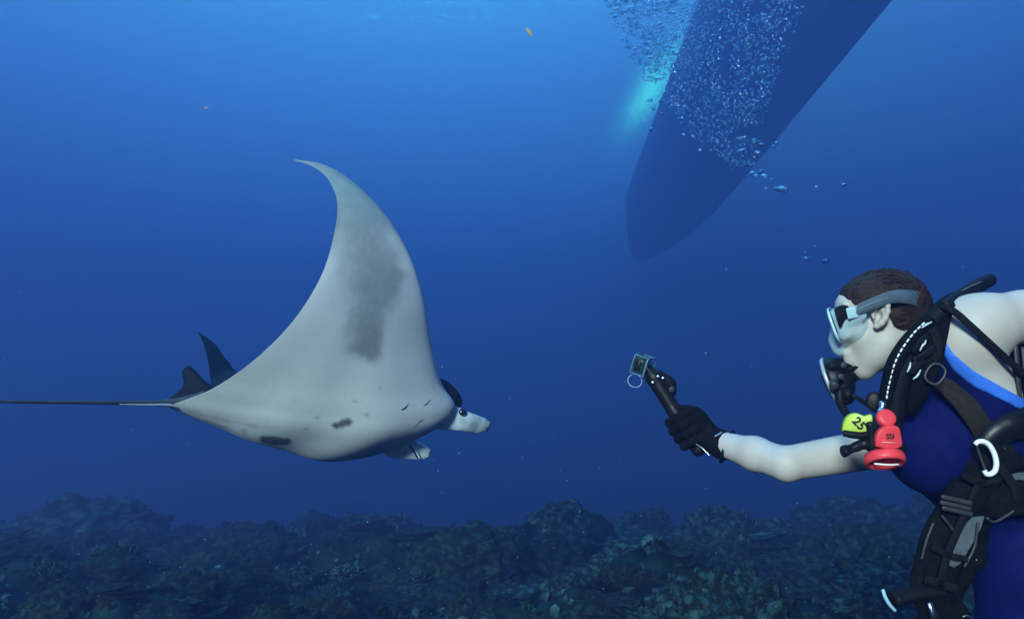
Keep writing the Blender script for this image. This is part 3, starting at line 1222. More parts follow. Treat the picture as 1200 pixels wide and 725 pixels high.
    # ---- glove on the reaching hand
    hA, hB = V(815, 521, 1.80), V(766, 442, 1.845)          # grip axis, bottom and top
    hx = unit(hB - hA)
    hp = hA + hx * .045                                     # middle of the fist on the grip
    wrist = V(838, 517, 1.795)
    e1 = wrist - hp
    e1 = unit(e1 - hx * np.dot(e1, hx))
    e2 = unit(np.cross(hx, e1))
    if e2[1] > 0:
        e2 = -e2                                            # towards the photographer
    G = SDF(V(770, 545, 1.70) - np.array([0, .03, 0]), V(870, 470, 1.92) + np.array([0, .03, .0]), .0022)
    G.cone(V(851, 523, 1.772), V(826, 511, 1.805), .036, .031, .0)
    palm = hp + e1 * .035
    G.cone(V(826, 511, 1.805), palm, .031, .027, .018)
    G.cone(palm - hx * .020, palm + hx * .022, .023, .021, .015)
    for i, (o, sc_) in enumerate(((-.034, .92), (-.012, 1.0), (.010, 1.02), (.032, .95))):
        c0 = hp + hx * o
        kn = palm + hx * o * 1.05 + e2 * .018
        rr = .0118 * sc_
        ring = [kn]
        for ang in (50, 105, 160, 215, 262):
            a = R(ang)
            ring.append(c0 + (e1 * math.cos(a) + e2 * math.sin(a)) * (.0305 * sc_))
        G.chain(ring, [rr * 1.12, rr * 1.08, rr, rr * .98, rr * .95, rr * .9], k=.004)
        G.ell(kn, [hx * .012, e1 * .013, e2 * .012], .006)
    t0 = palm + hx * .02 - e2 * .006
    G.chain([t0, hp + e1 * .028 + hx * .055 - e2 * .008, hp + hx * .074 + e2 * .006 + e1 * .020, hp + hx * .088 + e2 * .022 + e1 * .004], [.017, .014, .0125, .0105], k=.006)
    Q = G.points()
    G.d += (.0012 * fbm(Q * 90, 2)).astype(np.float32)
    v, f = G.mesh(relax=1)
    gl = mesh_obj('glove', W(v), f, MB_, root)
    Geo().add(*tube([V(852, 523, 1.772) + (math.cos(q) * unit((.35, 0, .93)) + math.sin(q) * HL) * .0385 for q in np.linspace(0, 2 * math.pi, 17)], .004, seg=8, n=50)).build('cuff', M_RUB, gl)
    Geo().add(*tube([V(811, 517, 1.772), V(823, 525, 1.765), V(832, 534, 1.755)], .0018, seg=6, n=14)).build('zip', M_METAL, gl)
    Geo().add(*tube([V(838, 511, 1.745), V(846, 506, 1.75)], .0018, seg=6, n=8)).build('pull_tab', M_METAL, gl)
    return root, (hA, hB, hx, e1, e2)


person, GRIP = build_diver()
# ================================================================== WHAT THE DIVER WEARS AND HOLDS
def ring_pts(c, a, b, n=25, p=2.0):
    """closed superellipse around c with half axes a, b"""
    out = []
    for t in np.linspace(0, 2 * math.pi, n):
        ct, st = math.cos(t), math.sin(t)
        out.append(np.asarray(c) + np.asarray(a) * np.sign(ct) * abs(ct) ** (2 / p) + np.asarray(b) * np.sign(st) * abs(st) ** (2 / p))
    return out


def build_mask():
    root = thing('diving_mask', PW(990, 400, 1.5), 'clear silicone diving mask with grey strap on the diver\'s face', 'diving mask')
    ln = unit(-.95 * EX + np.array([0, 0, -.32]))             # out of the lens
    lu = unit(-.32 * EX + np.array([0, 0, .95]))
    lc = V(980, 381, 1.5)
    sk = Mat('clear_silicone', (.60, .74, .76), rough=.28, spec=.5, alpha=.46, col2=(.48, .68, .74), nscale=30).m
    S = SDF(lc - .13, lc + .13, .0035)
    S.ell(V(999, 381, 1.5), [ln * .040, lu * .046, HL * .072], .01)
    S.box(lc - ln * .012, [ln * .014, lu * .034, HL * .066], r=.012, k=.012)
    S.ell(V(984, 400, 1.5), [ln * .021, lu * .026, HL * .022], .014)
    S.cone(V(985, 410, 1.492), V(985, 410, 1.508), .012, .012, .012)
    S.ell(V(1001, 372, 1.435), [unit((1, 0, .25)) * .022, lu * .014, HL * .008], .012)
    for s in (-1, 1):                      # the two eye openings
        S.ell(lc + HL * s * .029 - ln * .002 + lu * .004, [ln * .024, lu * .024, HL * .022], .006, op='s')
    v, f = S.mesh(relax=1)
    skirt = mesh_obj('skirt', W(v), f, sk, root)
    rim = Mat('pale_rim', (.42, .62, .68), rough=.25, spec=.6).m
    Geo().add(*tube(ring_pts(lc + ln * .002, lu * .036, HL * .069, 41, 3.2), .0028, seg=10, n=120)).build('rim', rim, root)
    glass = Mat('lens_glass', (.6, .8, .85), rough=.05, spec=.7, alpha=.22).m
    for s in (-1, 1):
        o = ring_pts(lc + ln * .003 + HL * s * .033 + lu * .003, lu * .029, HL * .030, 25, 2.8)[:-1]
        Geo().add(*slab(o, -ln * .003)).build('lens', glass, root)
        Geo().add(*tube(ring_pts(lc + ln * .000 + HL * s * .033 + lu * .003, lu * .030, HL * .031, 25, 2.8), .0026, seg=8, n=70)).build('lens_frame', M_PLAST, root)
    # black side piece of the frame and strap buckle
    Geo().add(*slab(spline(np.array([V(*q, 1.428) for q in ((977, 361), (986, 357.5), (994, 359), (996, 370), (990, 375), (985, 384), (981, 376), (977, 361))]), 40)[:-1], HL * .012, bev=.002)).build('side_frame', M_PLAST, root)
    Geo().add(*rbox(V(1000, 366, 1.426), unit((1, .1, .22)) * .013, unit((-.22, 0, 1)) * .011, HL * .005)).build('buckle', Mat('frosted_buckle', (.38, .56, .60), rough=.3).m, root)
    pts = [V(1003, 364, 1.424), V(1022, 356, 1.414), V(1045, 348, 1.409), V(1066, 348, 1.416), V(1084, 353, 1.450), V(1092, 356, 1.50), V(1084, 355, 1.550), V(1066, 351, 1.585), V(1036, 352, 1.590), V(1006, 364, 1.574)]
    nr = [unit(p - HEADC - HU * np.dot(p - HEADC, HU)) for p in pts]
    strap = Mat('grey_strap', (.085, .115, .15), rough=.45, spec=.3, alpha=.9, col2=(.06, .085, .11), nscale=25).m
    so = Geo().add(*ribbon(pts, nr, [.020, .022, .024, .028, .034, .036, .034, .028, .022, .02], .0035, n=70)).build('strap', strap, root)
    for off in (-.005, 0, .005):           # ribs moulded in the strap near the buckle
        Geo().add(*tube([p + n * .002 + HU * off for p, n in zip(pts[:3], nr[:3])], .0011, seg=6, n=16)).build('rib', strap, so)
    return root


def build_regulator():
    root = thing('regulator', PW(980, 470, 1.5), 'black breathing regulator in the diver\'s mouth with its hoses', 'regulator')
    ax = unit(-.93 * EX + np.array([0, 0, -.36]) + HL * .05)
    c = V(1003, 436, 1.5)
    K = 1.45
    sc_ = lambda pr: [(p * K, q * K) for p, q in pr]
    Geo().add(*lathe(c, ax, sc_([(-.006, .010), (.002, .012), (.006, .014), (.010, .024), (.022, .030), (.030, .0325), (.033, .032)]), seg=36)).build('second_stage', M_PLAST, root)
    Geo().add(*lathe(c + ax * .033 * K, ax, sc_([(0, .0325), (.002, .034), (.005, .033), (.006, .029)]), seg=40)).build('front_ring', Mat('brushed_ring', (.40, .46, .48), rough=.4, metal=.4).m, root)
    Geo().add(*lathe(c + ax * .038 * K, ax, sc_([(0, .0285), (.003, .026), (.005, .016), (.006, .004)]), seg=36)).build('purge_cover', M_RUB, root)
    mo = SDF(V(1000, 428, 1.5) - .035, V(1000, 428, 1.5) + .035, .002)
    mo.ell(V(998, 428, 1.5), [HL * .024, np.array([.013, 0, 0]), np.array([0, 0, .010])], .004)
    mo.ell(V(990, 431, 1.5), [HL * .016, np.array([.014, 0, 0]), np.array([0, 0, .010])], .008)
    v, f = mo.mesh()
    mesh_obj('mouthpiece', W(v), f, M_RUB, root)
    ex = SDF(V(985, 458, 1.5) - .06, V(985, 458, 1.5) + .06, .0025)
    ex.cone(V(985, 447, 1.5), V(990, 464, 1.5), .026, .019, .01)
    ex.cone(V(992, 462, 1.47), V(992, 462, 1.53), .014, .014, .01, flat=((1, 0, 0), .8))
    ex.cone(V(975, 428, 1.49), V(1000, 424, 1.49), .012, .012, .012)
    v, f = ex.mesh()
    mesh_obj('exhaust_tee', W(v), f, M_RUB, root)
    for (x, y, d) in ((988, 428, 1.455), (985, 441, 1.452)):
        Geo().add(*lathe(V(x, y, d), (0, -1, 0), [(0, .006), (.004, .006), (.005, .004)], seg=14)).build('screw_cap', M_DGREY, root)
    Geo().add(*lathe(V(977, 450, 1.462), (-.3, -.8, -.4), [(0, .009), (.008, .009), (.010, .006)], seg=18)).build('adjuster_knob', M_DGREY, root)
    Geo().add(*tube([V(984, 458, 1.475), V(985, 472, 1.465), V(993, 486, 1.44), V(1004, 497, 1.40), V(1020, 506, 1.385)], [.010, .0085, .0075, .007, .007], seg=14, n=40)).build('hose', M_RUB, root)
    Geo().add(*tube([V(995, 460, 1.468), V(1006, 467, 1.455), V(1018, 475, 1.43), V(1032, 486, 1.41), V(1044, 500, 1.40)], .0045, seg=10, n=30)).build('lanyard', M_RUB, root)
    Geo().add(*lathe(V(1024, 470, 1.42), (-.35, -.9, .1), [(0, .014), (.006, .0155), (.010, .014), (.012, .010)], seg=26, ell=1.25)).build('gauge', Mat('bronze_gauge', (.010, .006, .005), rough=.5, spec=.2).m, root)
    return root


def build_inflator():
    root = thing('inflator', PW(1035, 552, 1.34), 'red and black vest inflator hanging from a ribbed black hose', 'inflator')
    # ribbed hose
    Geo().add(*tube([V(1047, 492, 1.345), V(1052, 458, 1.352), V(1063, 420, 1.355), V(1080, 390, 1.355), V(1103, 364, 1.365)], [.0175, .0185, .0185, .018, .016], seg=20, n=260, ridge=(42, .055))).build('ribbed_hose', M_RUB, root)
    pts = [V(1036, 482, 1.352), V(1040, 455, 1.345), V(1049, 424, 1.335), V(1067, 396, 1.335), V(1090, 374, 1.345)]
    sl = Geo().add(*tube(pts, [.011, .0125, .014, .013, .011], seg=16, n=60)).build('sleeve', MB_, root)
    cur = spline(np.array([p + np.array([-.004, -.0125, .006]) for p in pts]), 120)
    for k in range(16):
        i0 = 14 + k * 6
        Geo().add(*tube(cur[i0:i0 + 5] + np.array([0, 0, .0]), .0016, seg=6, n=6)).build('stitch', M_WHITE, sl)
    Geo().add(*lathe(V(1032, 487, 1.338), V(1035, 470, 1.345) - V(1032, 487, 1.338), [(0, .0075), (.010, .0078), (.012, .0058), (.018, .0058), (.020, .0070), (.027, .0068)], seg=18)).build('fitting', M_METAL, root)
    S = SDF(V(1035, 515, 1.34) - .075, V(1035, 515, 1.34) + .075, .0025)
    S.cone(V(1043, 494, 1.350), V(1038, 512, 1.350), .022, .027, .0)
    S.box(V(1037, 523, 1.350), [(.031, 0, 0), (0, .026, 0), (0, 0, .012)], r=.010, k=.008)
    S.box(V(1024, 508, 1.348), [(.017, 0, .002), (0, .018, 0), (-.003, 0, .026)], r=.006, k=.010)
    S.cone(V(1026, 513, 1.348), V(1004, 523, 1.348), .011, .009, .010)
    S.cone(V(1004, 523, 1.348), V(990, 528, 1.348), .008, .0085, .004)
    S.cone(V(990, 528, 1.348), V(989, 529, 1.342), .0105, .0105, .004)
    v, f = S.mesh()
    mesh_obj('housing', W(v), f, M_PLAST, root)
    ax = unit((-.04, -.52, -.85))
    m0 = V(1035, 532, 1.340)
    Geo().add(*lathe(m0, ax, [(0, .0325), (.006, .0352), (.014, .0352), (.018, .0335), (.019, .0300), (.016, .0265), (.010, .0245)], seg=44)).build('red_mouth', M_RED, root)
    Geo().add(*lathe(m0 + ax * .0102, ax, [(0, .0238), (.0015, .0238)], seg=32)).build('inner_grille', M_RED, root)
    rt = np.array([1.0, 0, -.03])
    Geo().add(*tube([m0 + ax * .013 + rt * k + np.array([0, -.006 - .006 * (1 - (k / .022) ** 2), -.004]) for k in np.linspace(-.022, .022, 7)], .0017, seg=8, n=20)).build('slot_highlight', M_WHITE, root)  # highlight across the mouth, modelled as a white bar
    Geo().add(*tube([m0 + ax * .0125 + rt * k + np.array([0, .008, .006]) for k in np.linspace(-.012, .012, 5)], .003, seg=8, n=14)).build('dark_slot', M_INK, root)
    out = [(1027.5, 523.5), (1027.5, 513), (1031, 505), (1038, 500), (1047, 498.5), (1054, 501), (1056.5, 510), (1057, 523), (1043, 526)]
    o = spline(np.array([V(x, y, 1.312) for x, y in out] + [V(*out[0], 1.312)]), 60)[:-1]
    bt = Geo().add(*slab(o, np.array([0, .014, 0]), bev=.0025)).build('red_button', M_RED, root)
    text_mesh('lettering', 'SSI', V(1043, 511, 1.3112), (1, 0, .02), (0, 0, 1), .0095, M_INK, bt)
    Geo().add(*slab([V(1034, 517.2, 1.3113), V(1052, 518.4, 1.3113), V(1052, 519.3, 1.3113), V(1034, 518.2, 1.3113)], np.array([0, .0006, 0]))).build('underline', Mat('dull_pink', (.75, .35, .33), rough=.5).m, bt)
    Geo().add(*lathe(V(1038, 490, 1.330), (-.05, -.75, .40), [(-.012, .016), (0, .0168), (.005, .0165), (.008, .0145), (.009, .009)], seg=30)).build('red_cap', M_RED, root)
    return root


def build_tag():
    root = thing('depth_tag', PW(1005, 508, 1.36), 'lime yellow plastic tag printed 25 clipped beside the red inflator', 'tag')
    out = [(988, 505), (989.5, 496), (993, 489), (999, 485), (1006, 484.5), (1014, 487.5), (1022, 486), (1022.5, 496), (1018, 504), (1012, 508), (1000, 507.5)]
    o = spline(np.array([V(x, y, 1.335 + (1022 - x) * .0006) for x, y in out] + [V(*out[0], 1.335 + 34 * .0006)]), 70)[:-1]
    pl = Geo().add(*slab(o, np.array([0, .010, .0]), bev=.002)).build('plate', M_YEL, root)
    rt = unit((.66, -.30, -.66))
    nrm = unit((-.45, -.89, 0))
    nrm_r = unit((.857, -.515, 0))
    rt = unit(nrm_r * .70 + np.array([0, 0, -.72]))
    upv = unit(nrm_r * .72 + np.array([0, 0, .70]))
    text_mesh('numerals', '25', V(1007, 495.5, 1.3415), rt, upv, .0165, M_INK, pl, depth=.0012)
    Geo().add(*tube([V(988, 507, 1.352), V(998, 509, 1.346), V(1010, 510, 1.342), V(1020, 507, 1.34)], [.006, .007, .007, .006], seg=10, n=24)).build('clip', M_RUB, root)
    return root


def build_vest():
    root = thing('buoyancy_vest', PW(1190, 700, 1.4), 'black buoyancy vest with straps, buckles and pockets on the diver', 'vest')
    # padded shoulder strap down the chest
    Geo().add(*ribbon([V(1150, 334, 1.47), V(1125, 347, 1.42), V(1106, 362, 1.375), V(1095, 388, 1.352), V(1086, 420, 1.345), V(1074, 452, 1.352), V(1062, 482, 1.375)],
                      [np.array(q, float) for q in ((-.3, -.4, .9), (-.4, -.6, .7), (-.6, -.8, .3), (-.5, -.9, 0), (-.45, -.9, 0), (-.4, -.9, -.1), (-.3, -.9, -.2))],
                      [.018, .022, .034, .046, .052, .046, .03], .016, n=60)).build('shoulder_strap', MB_, root)
    Geo().add(*tube([V(1160, 328, 1.48), V(1148, 334, 1.455), V(1126, 346, 1.415), V(1106, 359, 1.375)], [.013, .014, .012, .010], seg=16, n=30)).build('dump_hose', M_RUB, root)
    for (x0, y0, x1, y1) in ((1120, 345, 1150, 330), (1122, 350, 1148, 337)):
        Geo().add(*tube([V(x0, y0, 1.40), V((x0 + x1) / 2, (y0 + y1) / 2 - 1, 1.418), V(x1, y1, 1.44)], .0014, seg=6, n=10)).build('piping', M_GREY, root)
    # webbing and buckle stack on the chest
    for (x, y, w_, hgt, ang) in ((1078, 402, .022, .007, .7), (1084, 415, .024, .006, .6), (1074, 428, .018, .008, .75)):
        r_ = unit((math.cos(ang), 0, math.sin(ang)))
        u_ = unit((-math.sin(ang), 0, math.cos(ang)))
        Geo().add(*rbox(V(x, y, 1.330), r_ * w_, u_ * hgt, HL * .004)).build('buckle', M_PLAST, root)
    for pts in (((1078, 411), (1081, 405), (1084, 402), (1085, 398)), ((1063, 436), (1066, 430), (1067, 424)), ((1080, 384), (1086, 380), (1092, 377)), ((1070, 444), (1075, 440), (1079, 433))):
        Geo().add(*tube([V(x, y, 1.322) for x, y in pts], [.001, .0022, .001], seg=6, n=12)).build('stitch', Mat('pale_thread', (.5, .56, .58), rough=.5).m, root)
    Geo().add(*ribbon([V(1092, 384, 1.335), V(1099, 401, 1.33), V(1097, 425, 1.33)], (-.2, -1, 0), .016, .004, n=20)).build('chest_strap', M_WEB, root)
    Geo().add(*tube(ring_pts(V(1096, 438, 1.322), unit((.55, 0, .83)) * .0185, unit((.83, -.2, -.55)) * .0145, 29, 2.6), .0022, seg=10, n=60)).build('d_ring', Mat('tarnished_ring', (.07, .065, .06), rough=.5, metal=.6).m, root)
    # thin strap over the shoulder and arm
    Geo().add(*ribbon([V(1103, 358, 1.355), V(1118, 365, 1.325), V(1140, 384, 1.312), V(1165, 407, 1.318), V(1188, 428, 1.338), V(1212, 448, 1.36)], [np.array(q, float) for q in ((-.3, -.8, .6), (-.2, -.9, .4), (0, -1, .2), (0, -1, 0), (.1, -1, 0), (.2, -1, 0))], [.012, .013, .0125, .013, .015], .0045, n=50)).build('sternum_strap', M_WEB, root)
    # brown belt across the swimsuit
    Geo().add(*ribbon([V(1100, 446, 1.372), V(1112, 455, 1.362), V(1130, 472, 1.352), V(1144, 490, 1.350), V(1156, 512, 1.362), V(1166, 532, 1.372)], [np.array(q, float) for q in ((-.2, -1, .2), (-.2, -1, .1), (-.1, -1, 0), (-.1, -1, 0), (0, -1, -.1), (0, -1, -.1))], [.026, .034, .040, .040, .036], .004, n=40)).build('belt_webbing', M_BROWN, root)
    # air bladder behind the back and side panel
    S = SDF(np.array([.82, 1.24, -.62]), np.array([1.30, 1.80, -.02]), .006)
    c = V(1256, 470, 1.51)
    S.box(c, [TF * -.045, HL * .17, TU * .20], r=.04)
    S.box(V(1216, 455, 1.385), [TF * .055, HL * .022, TU * .075], r=.018, k=.03)
    Q = S.points()
    S.d += (.004 * fbm(Q * 18, 2)).astype(np.float32)
    v, f = S.mesh()
    mesh_obj('air_bladder', W(v), f, M_WEB, root)
    for k in range(3):
        Geo().add(*ribbon([V(1190 + k * 9, 404 + k * 2, 1.362), V(1193 + k * 9, 440, 1.358), V(1196 + k * 9, 482, 1.362)], (-.1, -1, 0), .008, .003, n=12)).build('piping', M_DGREY, root)
    # shiny waist roll
    Geo().add(*tube([V(1138, 548, 1.385), V(1150, 522, 1.372), V(1168, 503, 1.368), V(1195, 494, 1.37), V(1235, 496, 1.41), V(1270, 505, 1.46)], [.016, .027, .031, .033, .034, .03], seg=24, n=60)).build('waist_roll', Mat('wet_vinyl', (.004, .005, .007), rough=.36, spec=.22, bump=.2, bscale=40, bdist=.004).m, root)
    # white carabiner
    Geo().add(*tube([V(x, y, 1.312) for x, y in ((1142.5, 520.5), (1146, 517.5), (1152, 517), (1159, 521), (1165, 531), (1167.5, 542), (1166, 551), (1161, 555), (1156, 555), (1153.5, 551))], [.0038, .0046, .0046, .0046, .0046, .0040], seg=14, n=60)).build('carabiner', M_WHITE, root)
    Geo().add(*tube([V(1144, 521, 1.318), V(1149, 535, 1.318), V(1154, 549, 1.316)], .0022, seg=8, n=14)).build('carabiner_gate', M_DGREY, root)
    # harness below the waist
    S = SDF(V(1065, 790, 1.36) - .05, V(1225, 505, 1.36) + .05, .003)
    S.box(V(1160, 545, 1.352), [unit((.8, 0, .6)) * .045, HL * .014, unit((-.6, 0, .8)) * .028], r=.012)
    S.box(V(1178, 583, 1.350), [unit((.93, 0, .37)) * .038, HL * .022, unit((-.37, 0, .93)) * .030], r=.014, k=.01)
    S.box(V(1136, 572, 1.356), [unit((.6, 0, .8)) * .05, HL * .012, unit((-.8, 0, .6)) * .024], r=.01, k=.012)
    S.chain([V(1130, 592, 1.358), V(1112, 630, 1.36), V(1098, 662, 1.36), V(1092, 690, 1.36), V(1108, 728, 1.37), V(1116, 770, 1.38)], [.046, .046, .040, .036, .042, .03], k=.02, flat=((0, 1, 0), .42))
    S.chain([V(1150, 600, 1.365), V(1140, 650, 1.365), V(1116, 690, 1.37)], [.020, .024, .022], k=.015, flat=((0, 1, 0), .5))
    Q = S.points()
    S.d += (.0035 * fbm(Q * 32, 3)).astype(np.float32)
    v, f = S.mesh()
    mesh_obj('weight_pocket', W(v), f, MB_, root)
    # webbing that runs over the pocket
    for pts, w_ in ((((1150, 560), (1132, 600), (1112, 645), (1100, 690)), .014), (((1170, 545), (1186, 566), (1196, 590)), .016), (((1092, 640), (1112, 650), (1134, 655)), .012), (((1084, 678), (1104, 684), (1122, 690)), .016), (((1128, 556), (1150, 566), (1172, 562)), .012)):
        Geo().add(*ribbon([V(x, y, 1.325) for x, y in pts], (0, -1, 0), w_, .004, n=24)).build('webbing', M_WEB, root)
    # grey panels, buckle bars, pocket piping
    def pan(name, pts, d, m, tv=.006, bev=.0015):
        return Geo().add(*slab(np.array([V(x, y, d) for x, y in pts]), np.array([0, tv, 0]), bev=bev)).build(name, m, root, smooth=False)
    pan('grey_panel', [(1140, 606), (1154, 605), (1150, 618), (1140, 636), (1126, 660), (1118, 665), (1109, 660), (1113, 646), (1124, 628)], 1.334, M_GREY)
    pan('grey_panel', [(1176, 558), (1198, 543), (1232, 536), (1236, 590), (1202, 590), (1192, 578)], 1.336, M_GREY)
    for (x, y) in ((1121, 585), (1120, 591.5), (1122, 598)):
        Geo().add(*rbox(V(x, y, 1.322), unit((.975, 0, -.22)) * .0285, unit((.22, 0, .975)) * .0036, HL * .006)).build('buckle_bar', M_DGREY, root)
    for pts in (((1104, 604), (1112, 614), (1119, 624), (1120, 632)), ((1156, 606), (1164, 611), (1176, 606), (1192, 594), (1197, 580), (1190, 568)), ((1094, 612), (1086, 632), (1080, 655)), ((1146, 612), (1142, 640), (1130, 664))):
        Geo().add(*tube([V(x, y, 1.328) for x, y in pts], .0024, seg=8, n=26)).build('piping', M_DGREY, root)
    Geo().add(*tube([V(1100, 690, 1.36), V(1074, 694, 1.355), V(1046, 702, 1.35)], [.024, .021, .020], seg=20, n=24, flat=.7)).build('side_hose', M_RUB, root)
    Geo().add(*tube([V(1034.5, 690, 1.338), V(1037, 698, 1.335), V(1042, 707, 1.335), V(1049, 715, 1.338)], [.003, .0034, .0034, .003], seg=10, n=26)).build('hose_rim', M_PALEBLUE, root)
    z = Geo().add(*slab(np.array([V(x, y, 1.325) for x, y in ((1087, 707), (1092, 705), (1095, 712), (1099, 722), (1096, 728), (1092, 726), (1090, 716))]), np.array([0, .003, 0]))).build('zip_pull', M_METAL, root)
    Geo().add(*tube([V(1128, 722, 1.326), V(1135, 721, 1.326), V(1140, 727, 1.326)], .0016, seg=6, n=10)).build('zip_pull', M_METAL, root)
    return root


def build_tank():
    root = thing('air_tank', PW(1330, 700, 1.53), 'metal air tank strapped behind the diver\'s vest', 'air tank')
    c = V(1345, 560, 1.53)
    Geo().add(*lathe(c - TU * .30, TU, [(0, .04), (.01, .075), (.03, .088), (.50, .088), (.56, .075), (.60, .045), (.62, .022), (.66, .022)], seg=40)).build('cylinder', Mat('tank_paint', (.55, .56, .50), rough=.35, metal=.3).m, root)
    Geo().add(*lathe(c + TU * .34, TU, [(0, .018), (.03, .02), (.05, .016)], seg=20)).build('valve', M_METAL, root)
    Geo().add(*lathe(c + TU * .36 + HL * .02, HL, [(0, .012), (.03, .014), (.05, .020), (.065, .018)], seg=18)).build('valve_knob', M_RUB, root)
    return root


def build_camera():
    hA, hB, hx, e1, e2 = GRIP
    root = thing('action_camera', W(hA), 'small action camera in clear housing on a black hand grip', 'camera')
    S = SDF(V(735, 540, 1.78) - np.array([0, .05, 0]), V(830, 405, 1.88) + np.array([0, .06, 0]), .0022)
    S.cone(hA - hx * .012, hA + hx * .10, .0175, .0185, 0)
    S.cone(hA + hx * .10, hB, .0185, .020, .004)
    for k in range(7):
        S.cone(hA + hx * (.01 + .013 * k) + e2 * .0005, hA + hx * (.014 + .013 * k), .0192, .0192, .003)
    S.cone(hB, V(757, 430, 1.85), .018, .012, .008)
    S.cone(V(768, 444, 1.845), V(786, 450, 1.84), .016, .014, .01)       # clamp arm
    S.cone(V(786, 449, 1.838), V(789, 459, 1.834), .011, .009, .006)
    S.cone(V(772, 438, 1.84), V(783, 445, 1.838), .010, .012, .006)
    v, f = S.mesh()
    mesh_obj('hand_grip', W(v), f, M_PLAST, root)
    Geo().add(*lathe(V(787, 456, 1.822), (0, -1, 0), [(0, .008), (.006, .008), (.007, .005)], seg=16)).build('clamp_screw', M_DGREY, root)
    for (x, y) in ((771, 441), (765, 448), (777, 443)):
        Geo().add(*lathe(V(x, y, 1.818), (-.2, -1, 0), [(0, .0042), (.004, .0042), (.005, .0025)], seg=12)).build('bolt', M_METAL, root)
    # housing: lens looks up-left and away, back plate towards the diver
    c = V(754, 428, 1.85)
    ld = unit((-.80, .52, .28))
    rt = unit(np.cross(ld, (.12, 0, 1)))
    up = unit(np.cross(rt, ld))
    hw, hh, hd = .030, .0245, .018
    Geo().add(*rbox(c + ld * .005, rt * hw * .82, up * hh * .80, ld * hd * .62, .12)).build('camera_body', M_PLAST, root)
    Geo().add(*lathe(c + ld * hd * .7 - rt * .010 + up * .004, ld, [(0, .012), (.010, .012), (.011, .009)], seg=24)).build('lens_port', M_PLAST, root)
    Geo().add(*slab([c - ld * (hd * .72) + rt * hw * .70 * a + up * hh * .62 * b for a, b in ((-1, -1), (1, -1), (1, 1), (-1, 1))], ld * .002)).build('screen', Mat('camera_screen', (.03, .05, .10), rough=.12, spec=.7).m, root)
    clear = Mat('housing_edge', (.10, .20, .23), rough=.2, spec=.7).m
    for sgn, t_ in ((-1, .0019), (1, .0015)):
        Geo().add(*tube(ring_pts(c + ld * hd * sgn, rt * hw, up * hh, 33, 6.0), t_, seg=8, n=90)).build('housing_rim', clear, root)
    for a in (-1, 1):
        for b in (-1, 1):
            Geo().add(*tube([c - ld * hd + rt * hw * a * .96 + up * hh * b * .96, c + ld * hd + rt * hw * a * .96 + up * hh * b * .96], .0014, seg=6, n=4)).build('housing_edge', clear, root)
    Geo().add(*rbox(c, rt * hw, up * hh, ld * hd, .06)).build('clear_housing', Mat('clear_plastic', (.10, .22, .24), rough=.08, spec=.4, alpha=.12).m, root)
    Geo().add(*rbox(c - rt * hw * 1.05 + ld * .002, rt * .004, up * hh * .5, ld * .007)).build('latch', M_PLAST, root)
    Geo().add(*tube(ring_pts(V(744, 446, 1.84), np.array([.0175, 0, 0]), np.array([0, .008, .0155]), 29), .0009, seg=6, n=60)).build('wrist_loop', Mat('clear_cord', (.35, .45, .6), rough=.3).m, root)
    return root


build_mask()
build_regulator()
build_inflator()
build_tag()
build_vest()
build_tank()
build_camera()
# ================================================================== CORALS ON THE REEF
def ico(sub=3):
    bm = bmesh.new()
    bmesh.ops.create_icosphere(bm, subdivisions=sub, radius=1.0)
    v = np.array([list(q.co) for q in bm.verts])
    f = [[q.index for q in p.verts] for p in bm.faces]
    bm.free()
    return v, f


ICO2, ICO3, ICO4, ICO5 = ico(2), ico(3), ico(4), ico(5)


def local_mesh(name, v, f, m, smooth=True):
    me = bpy.data.meshes.new(name)
    me.from_pydata(np.asarray(v).tolist(), [], [list(map(int, q)) for q in f])
    me.polygons.foreach_set('use_smooth', [smooth] * len(me.polygons))
    me.materials.append(m)
    me.update()
    return me


def join(parts):
    V_, F_ = [], []
    n = 0
    for v, f in parts:
        V_.append(np.asarray(v))
        F_.extend([[i + n for i in q] for q in f])
        n += len(v)
    return np.vstack(V_), F_


def coral_mat(name, a, b, sc, bump=.8, bs=18, vor=0):
    M = Mat(name, a, rough=.88, spec=.15, col2=b, nscale=sc, lo=.46, hi=.66, bump=bump, bscale=bs, bdist=.03)  # reef dimness kept as near-black albedo; bright flecks stand in for highlights
    return M.m


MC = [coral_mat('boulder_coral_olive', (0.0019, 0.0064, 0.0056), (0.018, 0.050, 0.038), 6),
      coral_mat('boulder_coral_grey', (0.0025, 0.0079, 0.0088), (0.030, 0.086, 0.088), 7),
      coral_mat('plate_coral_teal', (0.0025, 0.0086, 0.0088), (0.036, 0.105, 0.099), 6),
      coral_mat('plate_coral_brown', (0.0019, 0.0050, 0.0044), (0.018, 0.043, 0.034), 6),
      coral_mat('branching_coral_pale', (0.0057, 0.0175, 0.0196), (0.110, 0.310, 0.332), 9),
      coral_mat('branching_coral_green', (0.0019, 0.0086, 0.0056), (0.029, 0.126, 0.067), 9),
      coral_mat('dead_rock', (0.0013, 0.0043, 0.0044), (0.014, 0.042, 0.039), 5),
      coral_mat('rubble', (0.0017, 0.0050, 0.0056), (0.047, 0.128, 0.131), 4)]

